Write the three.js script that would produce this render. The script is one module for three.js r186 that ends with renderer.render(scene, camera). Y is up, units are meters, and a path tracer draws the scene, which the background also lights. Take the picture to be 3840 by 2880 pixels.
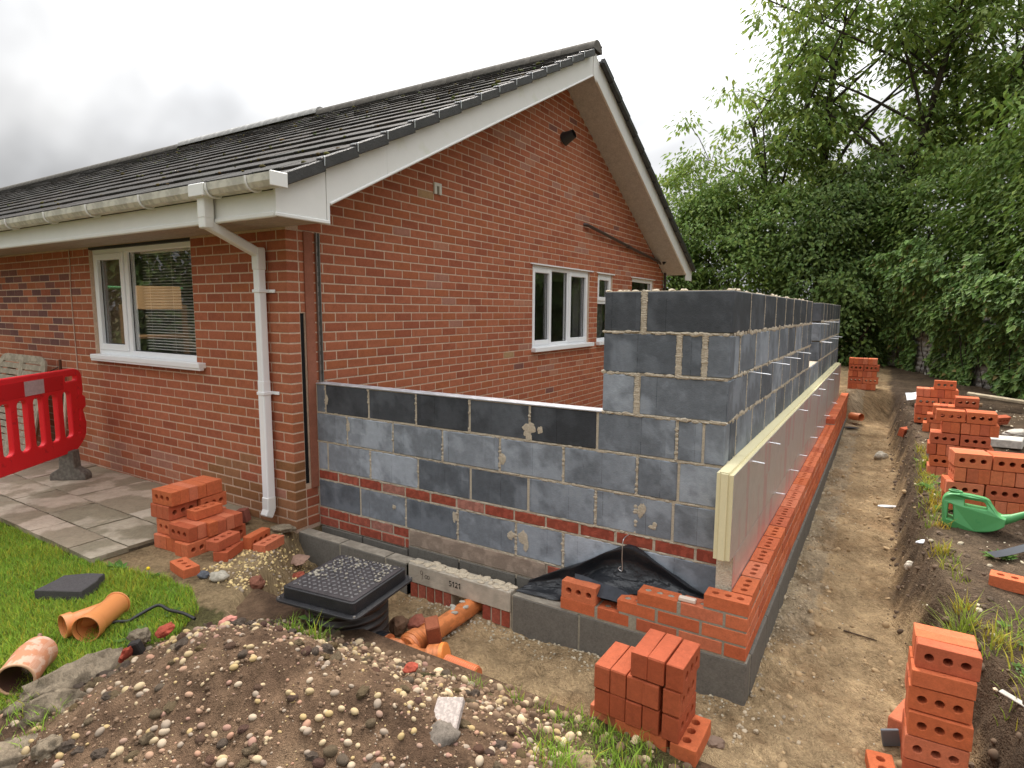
import * as THREE from 'three';
import { mergeGeometries } from 'three/addons/utils/BufferGeometryUtils.js';
import { ImprovedNoise } from 'three/addons/math/ImprovedNoise.js';

// ------------------------------------------------------------------ camera, sky, sun, exposure
const scene = new THREE.Scene();
const camera = new THREE.PerspectiveCamera(64.909, 1024 / 768, 0.05, 900);
camera.position.set(3.722, 1.9, 2.906);
camera.rotation.order = 'YXZ';
camera.rotation.set(-6.96 * Math.PI / 180, 31.78 * Math.PI / 180, 0.33 * Math.PI / 180);
scene.add(camera);

const renderer = new THREE.WebGLRenderer({ antialias: true });
renderer.setSize(1024, 768);
renderer.toneMapping = THREE.LinearToneMapping;
renderer.toneMappingExposure = 1.85;
renderer.shadowMap.enabled = true;

const perlin = new ImprovedNoise();
const N3 = (x, y, z) => perlin.noise(x, y, z);
const fbm = (x, y, z, o = 4) => { let a = 0, f = 1, g = 0.5; for (let i = 0; i < o; i++) { a += g * N3(x * f, y * f, z * f + i * 7.3); f *= 2.03; g *= 0.5; } return a; };
const clamp = (v, a = 0, b = 1) => Math.min(b, Math.max(a, v));
const lerp = (a, b, t) => a + (b - a) * t;
const sstep = (a, b, x) => { const t = clamp((x - a) / (b - a)); return t * t * (3 - 2 * t); };
const table = (pts, x) => { if (x <= pts[0][0]) return pts[0][1]; for (let i = 1; i < pts.length; i++) if (x <= pts[i][0]) return lerp(pts[i - 1][1], pts[i][1], (x - pts[i - 1][0]) / (pts[i][0] - pts[i - 1][0])); return pts[pts.length - 1][1]; };
function rng(seed) { let a = seed >>> 0; return () => { a = (a + 0x6D2B79F5) >>> 0; let t = a; t = Math.imul(t ^ (t >>> 15), t | 1); t ^= t + Math.imul(t ^ (t >>> 7), t | 61); return ((t ^ (t >>> 14)) >>> 0) / 4294967296; }; }

const sunDir = new THREE.Vector3(-0.30, 0.78, -0.55).normalize();
{ // overcast sky: brighter overhead and round the veiled sun, streaked with grey cloud
  const W = 1024, H = 512, d = new Float32Array(W * H * 4);
  for (let j = 0; j < H; j++) for (let i = 0; i < W; i++) {
    const el = ((j + 0.5) / H - 0.5) * Math.PI, az = ((i + 0.5) / W - 0.5) * 2 * Math.PI;
    const x = Math.cos(el) * Math.cos(az), y = Math.sin(el), z = Math.cos(el) * Math.sin(az);
    const up = Math.max(y, 0);
    let L = 0.17 + 1.28 * Math.pow(up, 1.5);
    const c = x * sunDir.x + y * sunDir.y + z * sunDir.z;
    L += 1.7 * Math.exp(-(1 - c) * 8.5);
    const k = 1 / (up + 0.34), px = x * k, pz = z * k;
    const n = fbm(px * 1.5 + pz * 0.5, pz * 3.4 - px * 0.7, 3.1, 5), n2 = fbm(px * 5 + 4, pz * 10 - px * 2, 9.2, 4);
    L *= 1 + 0.34 * n + 0.3 * n2;
    if (y < -0.02) L *= 0.5;
    const o = (j * W + i) * 4, g = clamp(0.5 + n, 0, 1);
    d[o] = L * lerp(0.975, 1, g); d[o + 1] = L * lerp(0.99, 1, g); d[o + 2] = L * lerp(1.02, 1, g); d[o + 3] = 1;
  }
  const t = new THREE.DataTexture(d, W, H, THREE.RGBAFormat, THREE.FloatType);
  t.mapping = THREE.EquirectangularReflectionMapping; t.magFilter = t.minFilter = THREE.LinearFilter; t.wrapS = THREE.RepeatWrapping;
  t.colorSpace = THREE.LinearSRGBColorSpace; t.needsUpdate = true;
  scene.background = t; scene.environment = t;
}
const sun = new THREE.DirectionalLight(0xfff4e6, 2.2);
sun.position.copy(sunDir).multiplyScalar(40); sun.target.position.set(1, 0, -2);
sun.castShadow = true; sun.shadow.radius = 32; sun.shadow.mapSize.set(2048, 2048);
Object.assign(sun.shadow.camera, { left: -16, right: 16, top: 16, bottom: -16, near: 1, far: 90 });
scene.add(sun, sun.target);

// ------------------------------------------------------------------ helpers
const used = {};
const numbered = n => { const k = used[n] = (used[n] ?? -1) + 1; return k ? `${n}_${String(k).padStart(3, '0')}` : n; };
function tag(o, label, category, group, kind) { if (label) o.userData.label = label; if (category) o.userData.category = category; if (group) o.userData.group = group; if (kind) o.userData.kind = kind; return o; }
function put(geo, mat, name, parent = scene, pos, rot) {
  const m = new THREE.Mesh(geo, mat); m.name = parent === scene ? numbered(name) : name; m.castShadow = m.receiveShadow = true;
  if (pos) m.position.set(...pos); if (rot) m.rotation.set(...rot); parent.add(m); return m;
}
function thing(name, label, category, pos = [0, 0, 0], turn = 0, group) { const g = new THREE.Group(); g.name = numbered(name); g.position.set(...pos); g.rotation.y = turn; scene.add(g); return tag(g, label, category, group); }
function part(name, parent, pos, rot) { const g = new THREE.Group(); g.name = name; if (pos) g.position.set(...pos); if (rot) g.rotation.set(...rot); parent.add(g); return g; }
const lin = (r, g, b) => new THREE.Color().setRGB(r, g, b);

// tiling noise textures (values only, metres come from the uv)
const TEX = 512;
function tileNoise(seed, base, oct, gain = 0.5) {
  const r = rng(seed), out = new Float32Array(TEX * TEX); let amp = 1, tot = 0;
  for (let o = 0; o < oct; o++) {
    const n = base << o, g = new Float32Array(n * n).map(() => r());
    for (let j = 0; j < TEX; j++) { const fy = j / TEX * n, y0 = Math.floor(fy), ty = fy - y0, sy = ty * ty * (3 - 2 * ty), r0 = (y0 % n) * n, r1 = ((y0 + 1) % n) * n;
      for (let i = 0; i < TEX; i++) { const fx = i / TEX * n, x0 = Math.floor(fx), tx = fx - x0, sx = tx * tx * (3 - 2 * tx), a = x0 % n, b = (x0 + 1) % n;
        out[j * TEX + i] += amp * lerp(lerp(g[r0 + a], g[r0 + b], sx), lerp(g[r1 + a], g[r1 + b], sx), sy); } }
    tot += amp; amp *= gain;
  }
  return out.map(v => v / tot);
}
function tex(fn, srgb) {
  const d = new Uint8Array(TEX * TEX * 4);
  for (let i = 0; i < TEX * TEX; i++) { const c = fn(i); d[i * 4] = clamp(c[0]) * 255; d[i * 4 + 1] = clamp(c[1]) * 255; d[i * 4 + 2] = clamp(c[2]) * 255; d[i * 4 + 3] = 255; }
  const t = new THREE.DataTexture(d, TEX, TEX); t.wrapS = t.wrapT = THREE.RepeatWrapping; t.magFilter = THREE.LinearFilter; t.minFilter = THREE.LinearMipmapLinearFilter; t.generateMipmaps = true;
  if (srgb) t.colorSpace = THREE.SRGBColorSpace; t.needsUpdate = true; return t;
}
const rep = (t, r) => { const c = t.clone(); c.repeat.set(1 / r, 1 / r); c.needsUpdate = true; return c; };
const nFine = tileNoise(11, 64, 3, 0.7), nMid = tileNoise(12, 16, 5, 0.6), nBig = tileNoise(13, 4, 6, 0.55), nBlot = tileNoise(14, 6, 4, 0.5), nStreak = tileNoise(15, 8, 5, 0.6);
const gray = v => [v, v, v];
// modulation maps: mean about 0.85, so the material colour is a little above the wanted albedo
const tSoft = tex(i => gray(0.90 + 0.07 * nFine[i] + 0.06 * (nMid[i] - 0.5)));
const tGrain = tex(i => gray(0.62 + 0.4 * nFine[i] + 0.28 * (nMid[i] - 0.5)));
const tSoil = tex(i => { const v = 0.36 + 0.5 * nMid[i] + 0.5 * (nFine[i] - 0.5) + 0.55 * (nBig[i] - 0.5); return [v + 0.1, v + 0.085, v + 0.07]; });
const tBrick = tex(i => { const x = i % TEX, y = Math.floor(i / TEX), j = y * TEX + ((x >> 2) % TEX), sp = sstep(0.70, 0.80, nFine[(i * 7 + 91) % (TEX * TEX)]); const v = 0.80 + 0.22 * (nFine[i] - 0.5) + 0.26 * (nMid[i] - 0.5) + 0.22 * (nBlot[j] - 0.5) - 0.22 * sp; return [v + 0.04, v, v]; });
const tWhite = tex(i => { const a = sstep(0.56, 0.72, nBig[i]), sp = nFine[(i * 5 + 331) % (TEX * TEX)] > 0.83 ? 0.16 : 0, v = 0.95 + 0.05 * (nMid[i] - 0.5) - sp; return [v - 0.07 * a, v - 0.06 * a, v - 0.11 * a]; });
const tSplash = tex(i => { const a = sstep(0.60, 0.70, nMid[i]) * sstep(0.45, 0.6, nBlot[i]), v = 0.92 + 0.1 * (nFine[i] - 0.5); return [v * (1 - 0.25 * a), v * (1 - 0.1 * a), v * (1 - 0.1 * a)]; });
const tBump = tex(i => gray(0.55 * nFine[i] + 0.6 * nMid[i] - 0.05));
const tMidBump = tex(i => gray(nMid[i]));
const tBlot = tex(i => { const v = sstep(0.36, 0.64, nBlot[i]); return gray(0.70 + 0.26 * v + 0.14 * (nMid[i] - 0.5) + 0.08 * (nFine[i] - 0.5)); });
function std(color, rough, o = {}) { return new THREE.MeshPhysicalMaterial({ color, roughness: rough, specularIntensity: rough > 0.55 ? 0.4 : 1, ...o }); }

// box-projected uv in metres
function muv(g, ou = 0, ov = 0) {
  if (g.index) g = g.toNonIndexed();
  g.computeVertexNormals === undefined; const p = g.attributes.position, n = g.attributes.normal, uv = new Float32Array(p.count * 2);
  for (let i = 0; i < p.count; i++) {
    const ax = Math.abs(n.getX(i)), ay = Math.abs(n.getY(i)), az = Math.abs(n.getZ(i)); let u, v;
    if (ay >= ax && ay >= az) { u = p.getX(i); v = p.getZ(i); } else if (ax >= az) { u = p.getZ(i); v = p.getY(i); } else { u = p.getX(i); v = p.getY(i); }
    uv[i * 2] = u + ou; uv[i * 2 + 1] = v + ov;
  }
  g.setAttribute('uv', new THREE.BufferAttribute(uv, 2)); return g;
}
// box with chamfered edges: 44 triangles, flat shaded
function cbox(w, h, d, c = 0.003, ou = 0, ov = 0) {
  const X = w / 2, Y = h / 2, Z = d / 2, P = [], sg = [-1, 1];
  const V = (sx, sy, sz, ax) => [sx * (ax === 0 ? X : X - c), sy * (ax === 1 ? Y : Y - c), sz * (ax === 2 ? Z : Z - c)];
  const tri = (a, b, e) => { const mx = a[0] + b[0] + e[0], my = a[1] + b[1] + e[1], mz = a[2] + b[2] + e[2];
    const ux = b[0] - a[0], uy = b[1] - a[1], uz = b[2] - a[2], vx = e[0] - a[0], vy = e[1] - a[1], vz = e[2] - a[2];
    const nx = uy * vz - uz * vy, ny = uz * vx - ux * vz, nz = ux * vy - uy * vx;
    if (nx * mx / X / X + ny * my / Y / Y + nz * mz / Z / Z < 0) P.push(...a, ...e, ...b); else P.push(...a, ...b, ...e); };
  const quad = (a, b, e, f) => { tri(a, b, e); tri(a, e, f); };
  for (const s of sg) {
    quad(V(s, -1, -1, 0), V(s, 1, -1, 0), V(s, 1, 1, 0), V(s, -1, 1, 0));
    quad(V(-1, s, -1, 1), V(1, s, -1, 1), V(1, s, 1, 1), V(-1, s, 1, 1));
    quad(V(-1, -1, s, 2), V(1, -1, s, 2), V(1, 1, s, 2), V(-1, 1, s, 2));
    for (const t of sg) {
      quad(V(s, t, -1, 0), V(s, t, 1, 0), V(s, t, 1, 1), V(s, t, -1, 1));
      quad(V(s, -1, t, 0), V(s, 1, t, 0), V(s, 1, t, 2), V(s, -1, t, 2));
      quad(V(-1, s, t, 1), V(1, s, t, 1), V(1, s, t, 2), V(-1, s, t, 2));
      for (const q of sg) tri(V(s, t, q, 0), V(s, t, q, 1), V(s, t, q, 2));
    }
  }
  const g = new THREE.BufferGeometry(); g.setAttribute('position', new THREE.BufferAttribute(new Float32Array(P), 3)); g.computeVertexNormals();
  return muv(g, ou, ov);
}
const T = (g, x, y, z, rx = 0, ry = 0, rz = 0) => { const m = new THREE.Matrix4().makeRotationFromEuler(new THREE.Euler(rx, ry, rz)); m.setPosition(x, y, z); return g.applyMatrix4(m); };
function colourise(g, c) { const n = g.attributes.position.count, a = new Float32Array(n * 3); for (let i = 0; i < n; i++) { a[i * 3] = c.r; a[i * 3 + 1] = c.g; a[i * 3 + 2] = c.b; } g.setAttribute('color', new THREE.BufferAttribute(a, 3)); return g; }
function norm(g) { if (g.index) g = g.toNonIndexed(); for (const k of Object.keys(g.attributes)) if (!['position', 'normal', 'uv', 'color'].includes(k)) g.deleteAttribute(k); return g; }
const join = list => mergeGeometries(list.map(norm), false);
// x0,x1,y0,y1,z0,z1 box
function bx(x0, x1, y0, y1, z0, z1, c = 0.003) { const w = Math.abs(x1 - x0), h = Math.abs(y1 - y0), d = Math.abs(z1 - z0); const g = cbox(w, h, d, Math.min(c, w / 4, h / 4, d / 4)); return T(g, (x0 + x1) / 2, (y0 + y1) / 2, (z0 + z1) / 2); }
function tube(pts, r, seg = 24, rad = 8, closed = false) { const c = new THREE.CatmullRomCurve3(pts.map(p => new THREE.Vector3(...p)), closed, 'centripetal'); return new THREE.TubeGeometry(c, seg, r, rad, closed); }
function rod(a, b, r0, r1 = r0, rad = 8, open = false) { const A = new THREE.Vector3(...a), B = new THREE.Vector3(...b), d = B.clone().sub(A); const g = new THREE.CylinderGeometry(r1, r0, d.length(), rad, 1, open); g.applyQuaternion(new THREE.Quaternion().setFromUnitVectors(new THREE.Vector3(0, 1, 0), d.clone().normalize())); g.translate((A.x + B.x) / 2, (A.y + B.y) / 2, (A.z + B.z) / 2); return g; }
// uneven lump from a sphere
function lump(seed, sx, sy, sz, rough = 0.25, freq = 1.6, det = 3, flat = false) {
  let g = new THREE.IcosahedronGeometry(1, det); const p = g.attributes.position;
  for (let i = 0; i < p.count; i++) { const x = p.getX(i), y = p.getY(i), z = p.getZ(i); const n = 1 + rough * (fbm(x * freq + seed, y * freq, z * freq - seed, 4) * 2); p.setXYZ(i, x * n * sx, y * n * sy, z * n * sz); }
  if (!flat) { const m = g.attributes.normal; g.deleteAttribute('uv'); g.deleteAttribute('normal'); g = weld(g); g.computeVertexNormals(); } else g.computeVertexNormals();
  return muv(g);
}
function weld(g) { const p = g.attributes.position, map = new Map(), idx = [], pos = []; for (let i = 0; i < p.count; i++) { const k = `${p.getX(i).toFixed(5)},${p.getY(i).toFixed(5)},${p.getZ(i).toFixed(5)}`; let j = map.get(k); if (j === undefined) { j = pos.length / 3; pos.push(p.getX(i), p.getY(i), p.getZ(i)); map.set(k, j); } idx.push(j); } const o = new THREE.BufferGeometry(); o.setAttribute('position', new THREE.BufferAttribute(new Float32Array(pos), 3)); o.setIndex(idx); return o; }

// ------------------------------------------------------------------ ground levels
const BANK = [[-40, 1.3], [-20, 1.0], [-12, 0.8], [-8.4, 0.66], [-5.6, 0.60], [-4.6, 0.5], [-3.6, 0.44], [-2.8, 0.5], [-2.1, 0.52], [-1, 0.45], [0, 0.38], [1.5, 0.3]];
const BANKX = [[-9, 3.86], [-5, 4.0], [-1.6, 3.96], [-0.9, 4.02], [0, 4.22], [1, 4.35]];
const FLOOR = [[-7.9, 0.2], [-6, 0.1], [-3, 0.03], [0, 0.012]];
const EDGEZ = [[-0.2, -0.3], [0.15, 0.02], [0.4, 0.3], [0.7, 0.72], [1.0, 0.90], [1.5, 0.88], [2, 0.76], [2.6, 0.68], [2.85, 0.6], [3.2, 0.66], [3.32, 0.9], [3.6, 1.3], [5, 1.3]];
function gy(x, z) {
  const bank = table(BANK, z);
  let floor = table(FLOOR, z) + 0.43 * sstep(-7.9, -8.35, z);
  if (z < -8.35) floor = Math.max(floor, bank - 0.02);
  if (x > 3.2 || z > -0.1) floor += 0.05 * fbm(x * 2.2, z * 2.2, 1.5, 4) + 0.060 * Math.abs(fbm(x * 4.5 + 0.6 * fbm(x * 3, z * 3, 2, 2), z * 6, 4.5, 4)) + 0.030 * fbm(x * 13, z * 13, 9.5, 3) - 0.014;
  // rubble slope beside the chamber is long, the lawn edge is short
  const wd = x < 1.1 ? 0.34 : 0.16, ez = table(EDGEZ, x);
  const lawn = 0.25 + 0.02 * fbm(x * 1.3, z * 1.3, 8.1, 3);
  let y = lerp(floor, lawn, sstep(ez - 0.02, ez + wd, z + 0.05 * fbm(x * 6, z * 6, 2.2, 2)));
  if (x > 0.7 && x < 3.35 && z > ez - 0.03 && z < 1.5) y += 0.035 * fbm(x * 9, z * 9, 12.5, 3) - 0.02 * Math.abs(fbm(x * 19, z * 19, 3.5, 2));
  if (x < 0.15 && z > -0.05) y = lerp(lawn, y, sstep(-0.1, 0.15, x));
  // right bank
  const bxz = table(BANKX, z) + 0.07 * fbm(3.3, z * 2.3, 5.5, 3);
  const tb = sstep(bxz - 0.10, bxz + 0.09, x + 0.05 * fbm(x * 8, z * 8, 6.5, 3));
  y = lerp(y, bank + 0.05 * fbm(x * 1.7, z * 1.7, 2.9, 4) + 0.02 * fbm(x * 9, z * 9, 7.7, 3), tb);
  if (x < 0 && z < 0) y = 0.2;
  if (z < -9 && x < 3.2) y = lerp(y, bank, sstep(-9, -10, z));
  return y;
}

// ------------------------------------------------------------------ ground
{
  const axis = (segs) => { const o = []; for (const [a, b, s] of segs) { const n = Math.max(1, Math.round((b - a) / s)); for (let i = 0; i < n; i++) o.push(a + (b - a) * i / n); } o.push(segs[segs.length - 1][1]); return o; };
  const xs = axis([[-400, -60, 68], [-60, -12, 8], [-12, -1.2, 0.45], [-1.2, 5.8, 0.026], [5.8, 9, 0.2], [9, 40, 5], [40, 400, 72]]);
  const zs = axis([[-400, -60, 68], [-60, -16, 6], [-16, -9.4, 0.16], [-9.4, -1.2, 0.038], [-1.2, 1.5, 0.026], [1.5, 3, 0.1], [3, 12, 0.8], [12, 60, 8], [60, 400, 68]]);
  const nx = xs.length, nz = zs.length, pos = new Float32Array(nx * nz * 3), col = new Float32Array(nx * nz * 3), uv = new Float32Array(nx * nz * 2), idx = [];
  const mud = lin(0.64, 0.46, 0.26), wetOrShaded = lin(0.48, 0.325, 0.175), dark = lin(0.125, 0.086, 0.058), lawn = lin(0.17, 0.15, 0.06), conc = lin(0.60, 0.49, 0.34), grav = lin(0.36, 0.27, 0.15), c = new THREE.Color();
  for (let j = 0; j < nz; j++) for (let i = 0; i < nx; i++) {
    const x = xs[i], z = zs[j], y = gy(x, z), k = j * nx + i;
    pos[k * 3] = x; pos[k * 3 + 1] = y; pos[k * 3 + 2] = z; uv[k * 2] = x + y; uv[k * 2 + 1] = z + 0.3 * y;
    const n = fbm(x * 1.1, z * 1.1, 20.5, 4), n2 = fbm(x * 4.3, z * 4.3, 30.5, 3);
    const bxz = table(BANKX, z), ez = table(EDGEZ, x);
    c.copy(mud).lerp(wetOrShaded, sstep(-0.05, 0.3, n + 0.6 * n2));
    if (x > 3.2) { // footing concrete spread along the new wall, then trodden mud that turns to dark soil under the bank
      if (z < -0.7 && x < 3.46 + 0.05 * n2) c.lerp(conc, 0.65);
      c.lerp(wetOrShaded, 0.7 * sstep(0.02, 0.16, n2)); 
      c.lerp(dark, sstep(bxz - 0.1, bxz, x + 0.10 * n2) * (0.9 + 0.2 * n));
    } else if (z > ez) {
      const l = sstep(0, 0.12, z - ez);
      const bare = x < 1.4 && z < 1.16 + 0.1 * n2 + (x < 0 ? 0 : -0.05);
      c.lerp(bare ? grav : lawn, l * (bare ? 0.55 : 1));
    } else if (x < 0.9) c.lerp(grav, 0.7);
    if (z > 2.4 || x < -1.2) c.copy(lawn);
    col[k * 3] = c.r; col[k * 3 + 1] = c.g; col[k * 3 + 2] = c.b;
    if (i && j) idx.push(k - nx - 1, k - 1, k, k - nx - 1, k, k - nx);
  }
  const g = new THREE.BufferGeometry(); g.setAttribute('position', new THREE.BufferAttribute(pos, 3)); g.setAttribute('color', new THREE.BufferAttribute(col, 3)); g.setAttribute('uv', new THREE.BufferAttribute(uv, 2)); g.setIndex(idx); g.computeVertexNormals();
  tag(put(g, std(0xffffff, 0.88, { vertexColors: true, map: rep(tSoil, 0.9), bumpMap: rep(tBump, 0.4), bumpScale: 0.035 }), 'ground'), 'trodden tan mud of the trench with dark soil and lawn beside it', 'ground', null, 'structure');
}

// ------------------------------------------------------------------ shared materials
const M = {
  white: std(lin(0.84, 0.84, 0.81), 0.42, { map: rep(tWhite, 0.9) }),
  upvc: new THREE.MeshPhysicalMaterial({ color: lin(0.88, 0.89, 0.90), roughness: 0.28 }),
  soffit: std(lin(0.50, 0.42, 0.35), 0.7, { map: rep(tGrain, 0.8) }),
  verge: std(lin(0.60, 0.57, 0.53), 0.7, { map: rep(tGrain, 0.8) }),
  mortar: std(lin(0.74, 0.54, 0.40), 0.95, { map: rep(tGrain, 0.35), bumpMap: rep(tBump, 0.12), bumpScale: 0.003 }),
  grout: std(lin(0.66, 0.57, 0.44), 0.95, { map: rep(tGrain, 0.3), bumpMap: rep(tBump, 0.15), bumpScale: 0.006 }),
  ngrout: std(lin(0.40, 0.36, 0.28), 0.95, { map: rep(tGrain, 0.3), bumpMap: rep(tBump, 0.12), bumpScale: 0.003 }),
  conc: std(lin(0.60, 0.53, 0.43), 0.92, { map: rep(tBlot, 0.9), bumpMap: rep(tBump, 0.15), bumpScale: 0.004 }),
  foot: std(lin(0.205, 0.19, 0.165), 0.9, { map: rep(tGrain, 0.5), bumpMap: rep(tBump, 0.12), bumpScale: 0.003 }),
  footTop: std(lin(0.42, 0.37, 0.30), 0.92, { map: rep(tBlot, 0.4), bumpMap: rep(tBump, 0.12), bumpScale: 0.004 }),
  tie: std(lin(0.75, 0.76, 0.77), 0.3, { metalness: 0.9 }),
  steel: std(lin(0.42, 0.40, 0.38), 0.4, { metalness: 0.85, map: rep(tGrain, 0.2) }),
  black: std(lin(0.022, 0.022, 0.025), 0.42), brown: std(lin(0.055, 0.03, 0.026), 0.45),
  glass: new THREE.MeshPhysicalMaterial({ color: 0xffffff, roughness: 0, transmission: 1, thickness: 0, ior: 1.52 }),
  room: std(lin(0.30, 0.29, 0.27), 0.9), blind: std(lin(0.72, 0.70, 0.66), 0.5), gasket: std(lin(0.03, 0.03, 0.032), 0.6),
};
const WB = [[0.50, 0.172, 0.088], [0.47, 0.158, 0.080], [0.52, 0.182, 0.094], [0.45, 0.148, 0.080], [0.53, 0.192, 0.102], [0.49, 0.168, 0.078], [0.42, 0.136, 0.074], [0.51, 0.176, 0.094]].map(a => lin(...a));
const WBD = [lin(0.20, 0.10, 0.09), lin(0.27, 0.12, 0.095)], WBP = [lin(0.54, 0.25, 0.155), lin(0.48, 0.235, 0.165)], WBY = lin(0.50, 0.33, 0.17);
const brickMap = { map: rep(tBrick, 0.33), bumpMap: rep(tBump, 0.09), bumpScale: 0.0032 };
const WBM = [lin(0.34, 0.165, 0.072), lin(0.40, 0.20, 0.10)];
const brickMats = [...WB, ...WBD, ...WBP, WBY, ...WBM].map(c => std(c, 0.88, brickMap));
const brickAll = std(0xffffff, 0.88, { vertexColors: true, ...brickMap });

// ------------------------------------------------------------------ the bungalow
const house = thing('bungalow', 'red brick bungalow with dark tiled roof and white bargeboards', 'house');
const SL = 0.511, RIDGE = -4.30, HX0 = -18, rt = z => 2.86 + SL * (z > RIDGE ? -z : z - 2 * RIDGE); // line of the bargeboard top
const WIN = { a: [-2.93, -1.20, 1.45, 2.46], b: [-5.22, -3.57, 1.437, 2.455], c: [-6.08, -5.52, 1.437, 2.45], d: [-8.02, -6.93, 1.437, 2.455] };
{
  // wall cores with real openings
  const hole = (s, a) => { const h = new THREE.Path(); h.moveTo(a[0], a[2]); h.lineTo(a[1], a[2]); h.lineTo(a[1], a[3]); h.lineTo(a[0], a[3]); h.closePath(); s.holes.push(h); };
  const shape = pts => { const s = new THREE.Shape(); pts.forEach((p, i) => i ? s.lineTo(...p) : s.moveTo(...p)); s.closePath(); return s; };
  const fw = part('front_wall', house); fw.userData.label = 'front wall with the wide white window and downpipe';
  let s = shape([[HX0, 0], [-0.102, 0], [-0.102, 2.52], [HX0, 2.52]]); hole(s, WIN.a);
  put(T(muv(new THREE.ExtrudeGeometry(s, { depth: 0.27, bevelEnabled: false })), 0, 0, -0.2725), M.mortar, 'mortar', fw);
  const gw = part('gable_wall', house); gw.userData.label = 'gable wall with three windows above the new blockwork';
  // in this frame u = -z, so the extrusion is turned to face +x
  s = shape([[0.003, 0], [8.6, 0], [8.6, 2.56], [4.3, 4.86], [0.003, 2.56]]);
  for (const k of ['b', 'c', 'd']) hole(s, [-WIN[k][1], -WIN[k][0], WIN[k][2], WIN[k][3]]);
  hole(s, [0.104, 0.145, 0.56, 1.87]);
  const gg = new THREE.ExtrudeGeometry(s, { depth: 0.10, bevelEnabled: false }); gg.rotateY(Math.PI / 2); // u -> -z
  put(T(muv(gg), -0.1025, 0, 0), M.mortar, 'mortar', gw);
  // other walls, floor and inner lining close the rooms
  const shell = [bx(HX0, 0, 0, 2.5, -8.6, -8.45), bx(HX0, HX0 + 0.15, 0, 2.5, -8.45, 0), bx(HX0, -0.12, 0.3, 0.35, -8.4, -0.3), bx(HX0, -0.12, 2.49, 2.52, -8.45, -0.28)];
  put(join(shell), M.room, 'inner_lining', house);
  s = shape([[0.28, 0], [8.45, 0], [8.45, 2.49], [0.28, 2.49]]); for (const k of ['b', 'c', 'd']) hole(s, [-WIN[k][1] - 0.01, -WIN[k][0] + 0.01, WIN[k][2] - 0.01, WIN[k][3] + 0.01]);
  const li = new THREE.ExtrudeGeometry(s, { depth: 0.1, bevelEnabled: false }); li.rotateY(Math.PI / 2); put(T(muv(li), -0.27, 0, 0), M.room, 'inner_wall', house);
  put(join([bx(-3.4, -3.3, 0.35, 2.49, -8.4, -0.28), bx(-3.3, -0.28, 0.35, 2.49, -2.9, -2.8)]), M.room, 'partition', house);

  // bricks: lists of [u0,u1,v0,v1] on each wall
  const R = rng(5), bricks = [];
  const cut = (u0, u1, v0, v1, holes) => { let segs = [[u0, u1]]; for (const h of holes) { if (v1 - 0.012 < h[2] || v0 + 0.012 > h[3]) continue; const n = []; for (const [a, b] of segs) { if (b <= h[0] || a >= h[1]) n.push([a, b]); else { if (h[0] - a > 0.02) n.push([a, h[0] - 0.004]); if (b - h[1] > 0.02) n.push([h[1] + 0.004, b]); } } segs = n; } return segs; };
  for (let r = 0; r < 31; r++) { const v0 = 0.228 + r * 0.075, v1 = v0 + 0.065; if (v1 > 2.50) break; // front wall, corner at x=0
    let u = -(r % 2 ? 0.1025 : 0.215), first = true; let a = u, b = 0;
    while (b > -7.4) { if (!(b === 0 && v0 < 3)) { } for (const [p, q] of cut(a, b, v0, v1, [WIN.a])) bricks.push({ w: 0, u0: p, u1: q, v0, v1, r }); b = a - 0.010; a = b - 0.215; } }
  for (let r = 0; r < 66; r++) { const v0 = 0.228 + r * 0.075, v1 = v0 + 0.065; // gable wall, u = -z
    let a = r % 2 ? 0.2175 : 0.105, w = 0.215; a = r % 2 ? 0.225 : 0.1125;
    const top = (v1 - 2.62) / SL, lo = Math.max(0, top), hi = 8.6 - Math.max(0, top);
    if (hi - lo < 0.1) break;
    a -= 0.225 * 2; while (a < 8.6) { let p = Math.max(a, lo), q = Math.min(a + w, hi, 8.6); if (p < 0.108) p = 0.108;
      if (q - p > 0.03) for (const [x, y] of cut(p, q, v0, v1, [...['b', 'c', 'd'].map(k => [-WIN[k][1], -WIN[k][0], WIN[k][2], WIN[k][3]]), [0.100, 0.150, 0.56, 1.87]])) bricks.push({ w: 1, u0: x, u1: y, v0, v1, r });
      a += 0.225; } 
  }
  // return of the corner: ends of the front wall's bricks on the gable side are those same bricks (0.1025 thick)
  const camP = camera.position;
  for (const b of bricks) { const um = (b.u0 + b.u1) / 2, vm = (b.v0 + b.v1) / 2; const d = b.w ? Math.hypot(camP.x, vm - camP.y, camP.z + um) : Math.hypot(camP.x - um, vm - camP.y, camP.z);
    const f = b.w ? camP.x / d : camP.z / d; b.size = (b.u1 - b.u0) * f / d / d;
    // the bricks behind the new block wall do not show
    if (b.w && vm < 1.25) b.size *= 0.01; if (b.u1 - b.u0 < 0.09) b.size *= 0.2; if (!b.w && um < -4.4) b.size *= 0.01;
    let k = Math.floor(R() * 8);
    const nz = fbm(um * 0.9, vm * 0.9, b.w * 9 + 2.2, 3);
    if (!b.w && um < -3.42 && vm > 1.5 && vm < 2.32) k = R() < 0.5 ? 8 + Math.floor(R() * 2) : k;
    else if (R() < 0.006) k = 9; else if (b.w ? (vm > 0.9 && nz > 0.13 && R() < 0.25) : (vm < 0.62 && R() < 0.45)) k = 10 + Math.floor(R() * 2);
    if (b.w && Math.abs(um - 1.52) < 0.11 && Math.abs(vm - 2.93) < 0.04) k = 12; if (b.w && Math.abs(um - 3.0) < 0.12 && Math.abs(vm - 1.37) < 0.04) k = 12;
    if (!b.w && um > -1.15 && vm < 0.34 + 0.42 * R()) k = 13 + Math.floor(R() * 2); // green damp bricks round the foot of the downpipe
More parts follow.
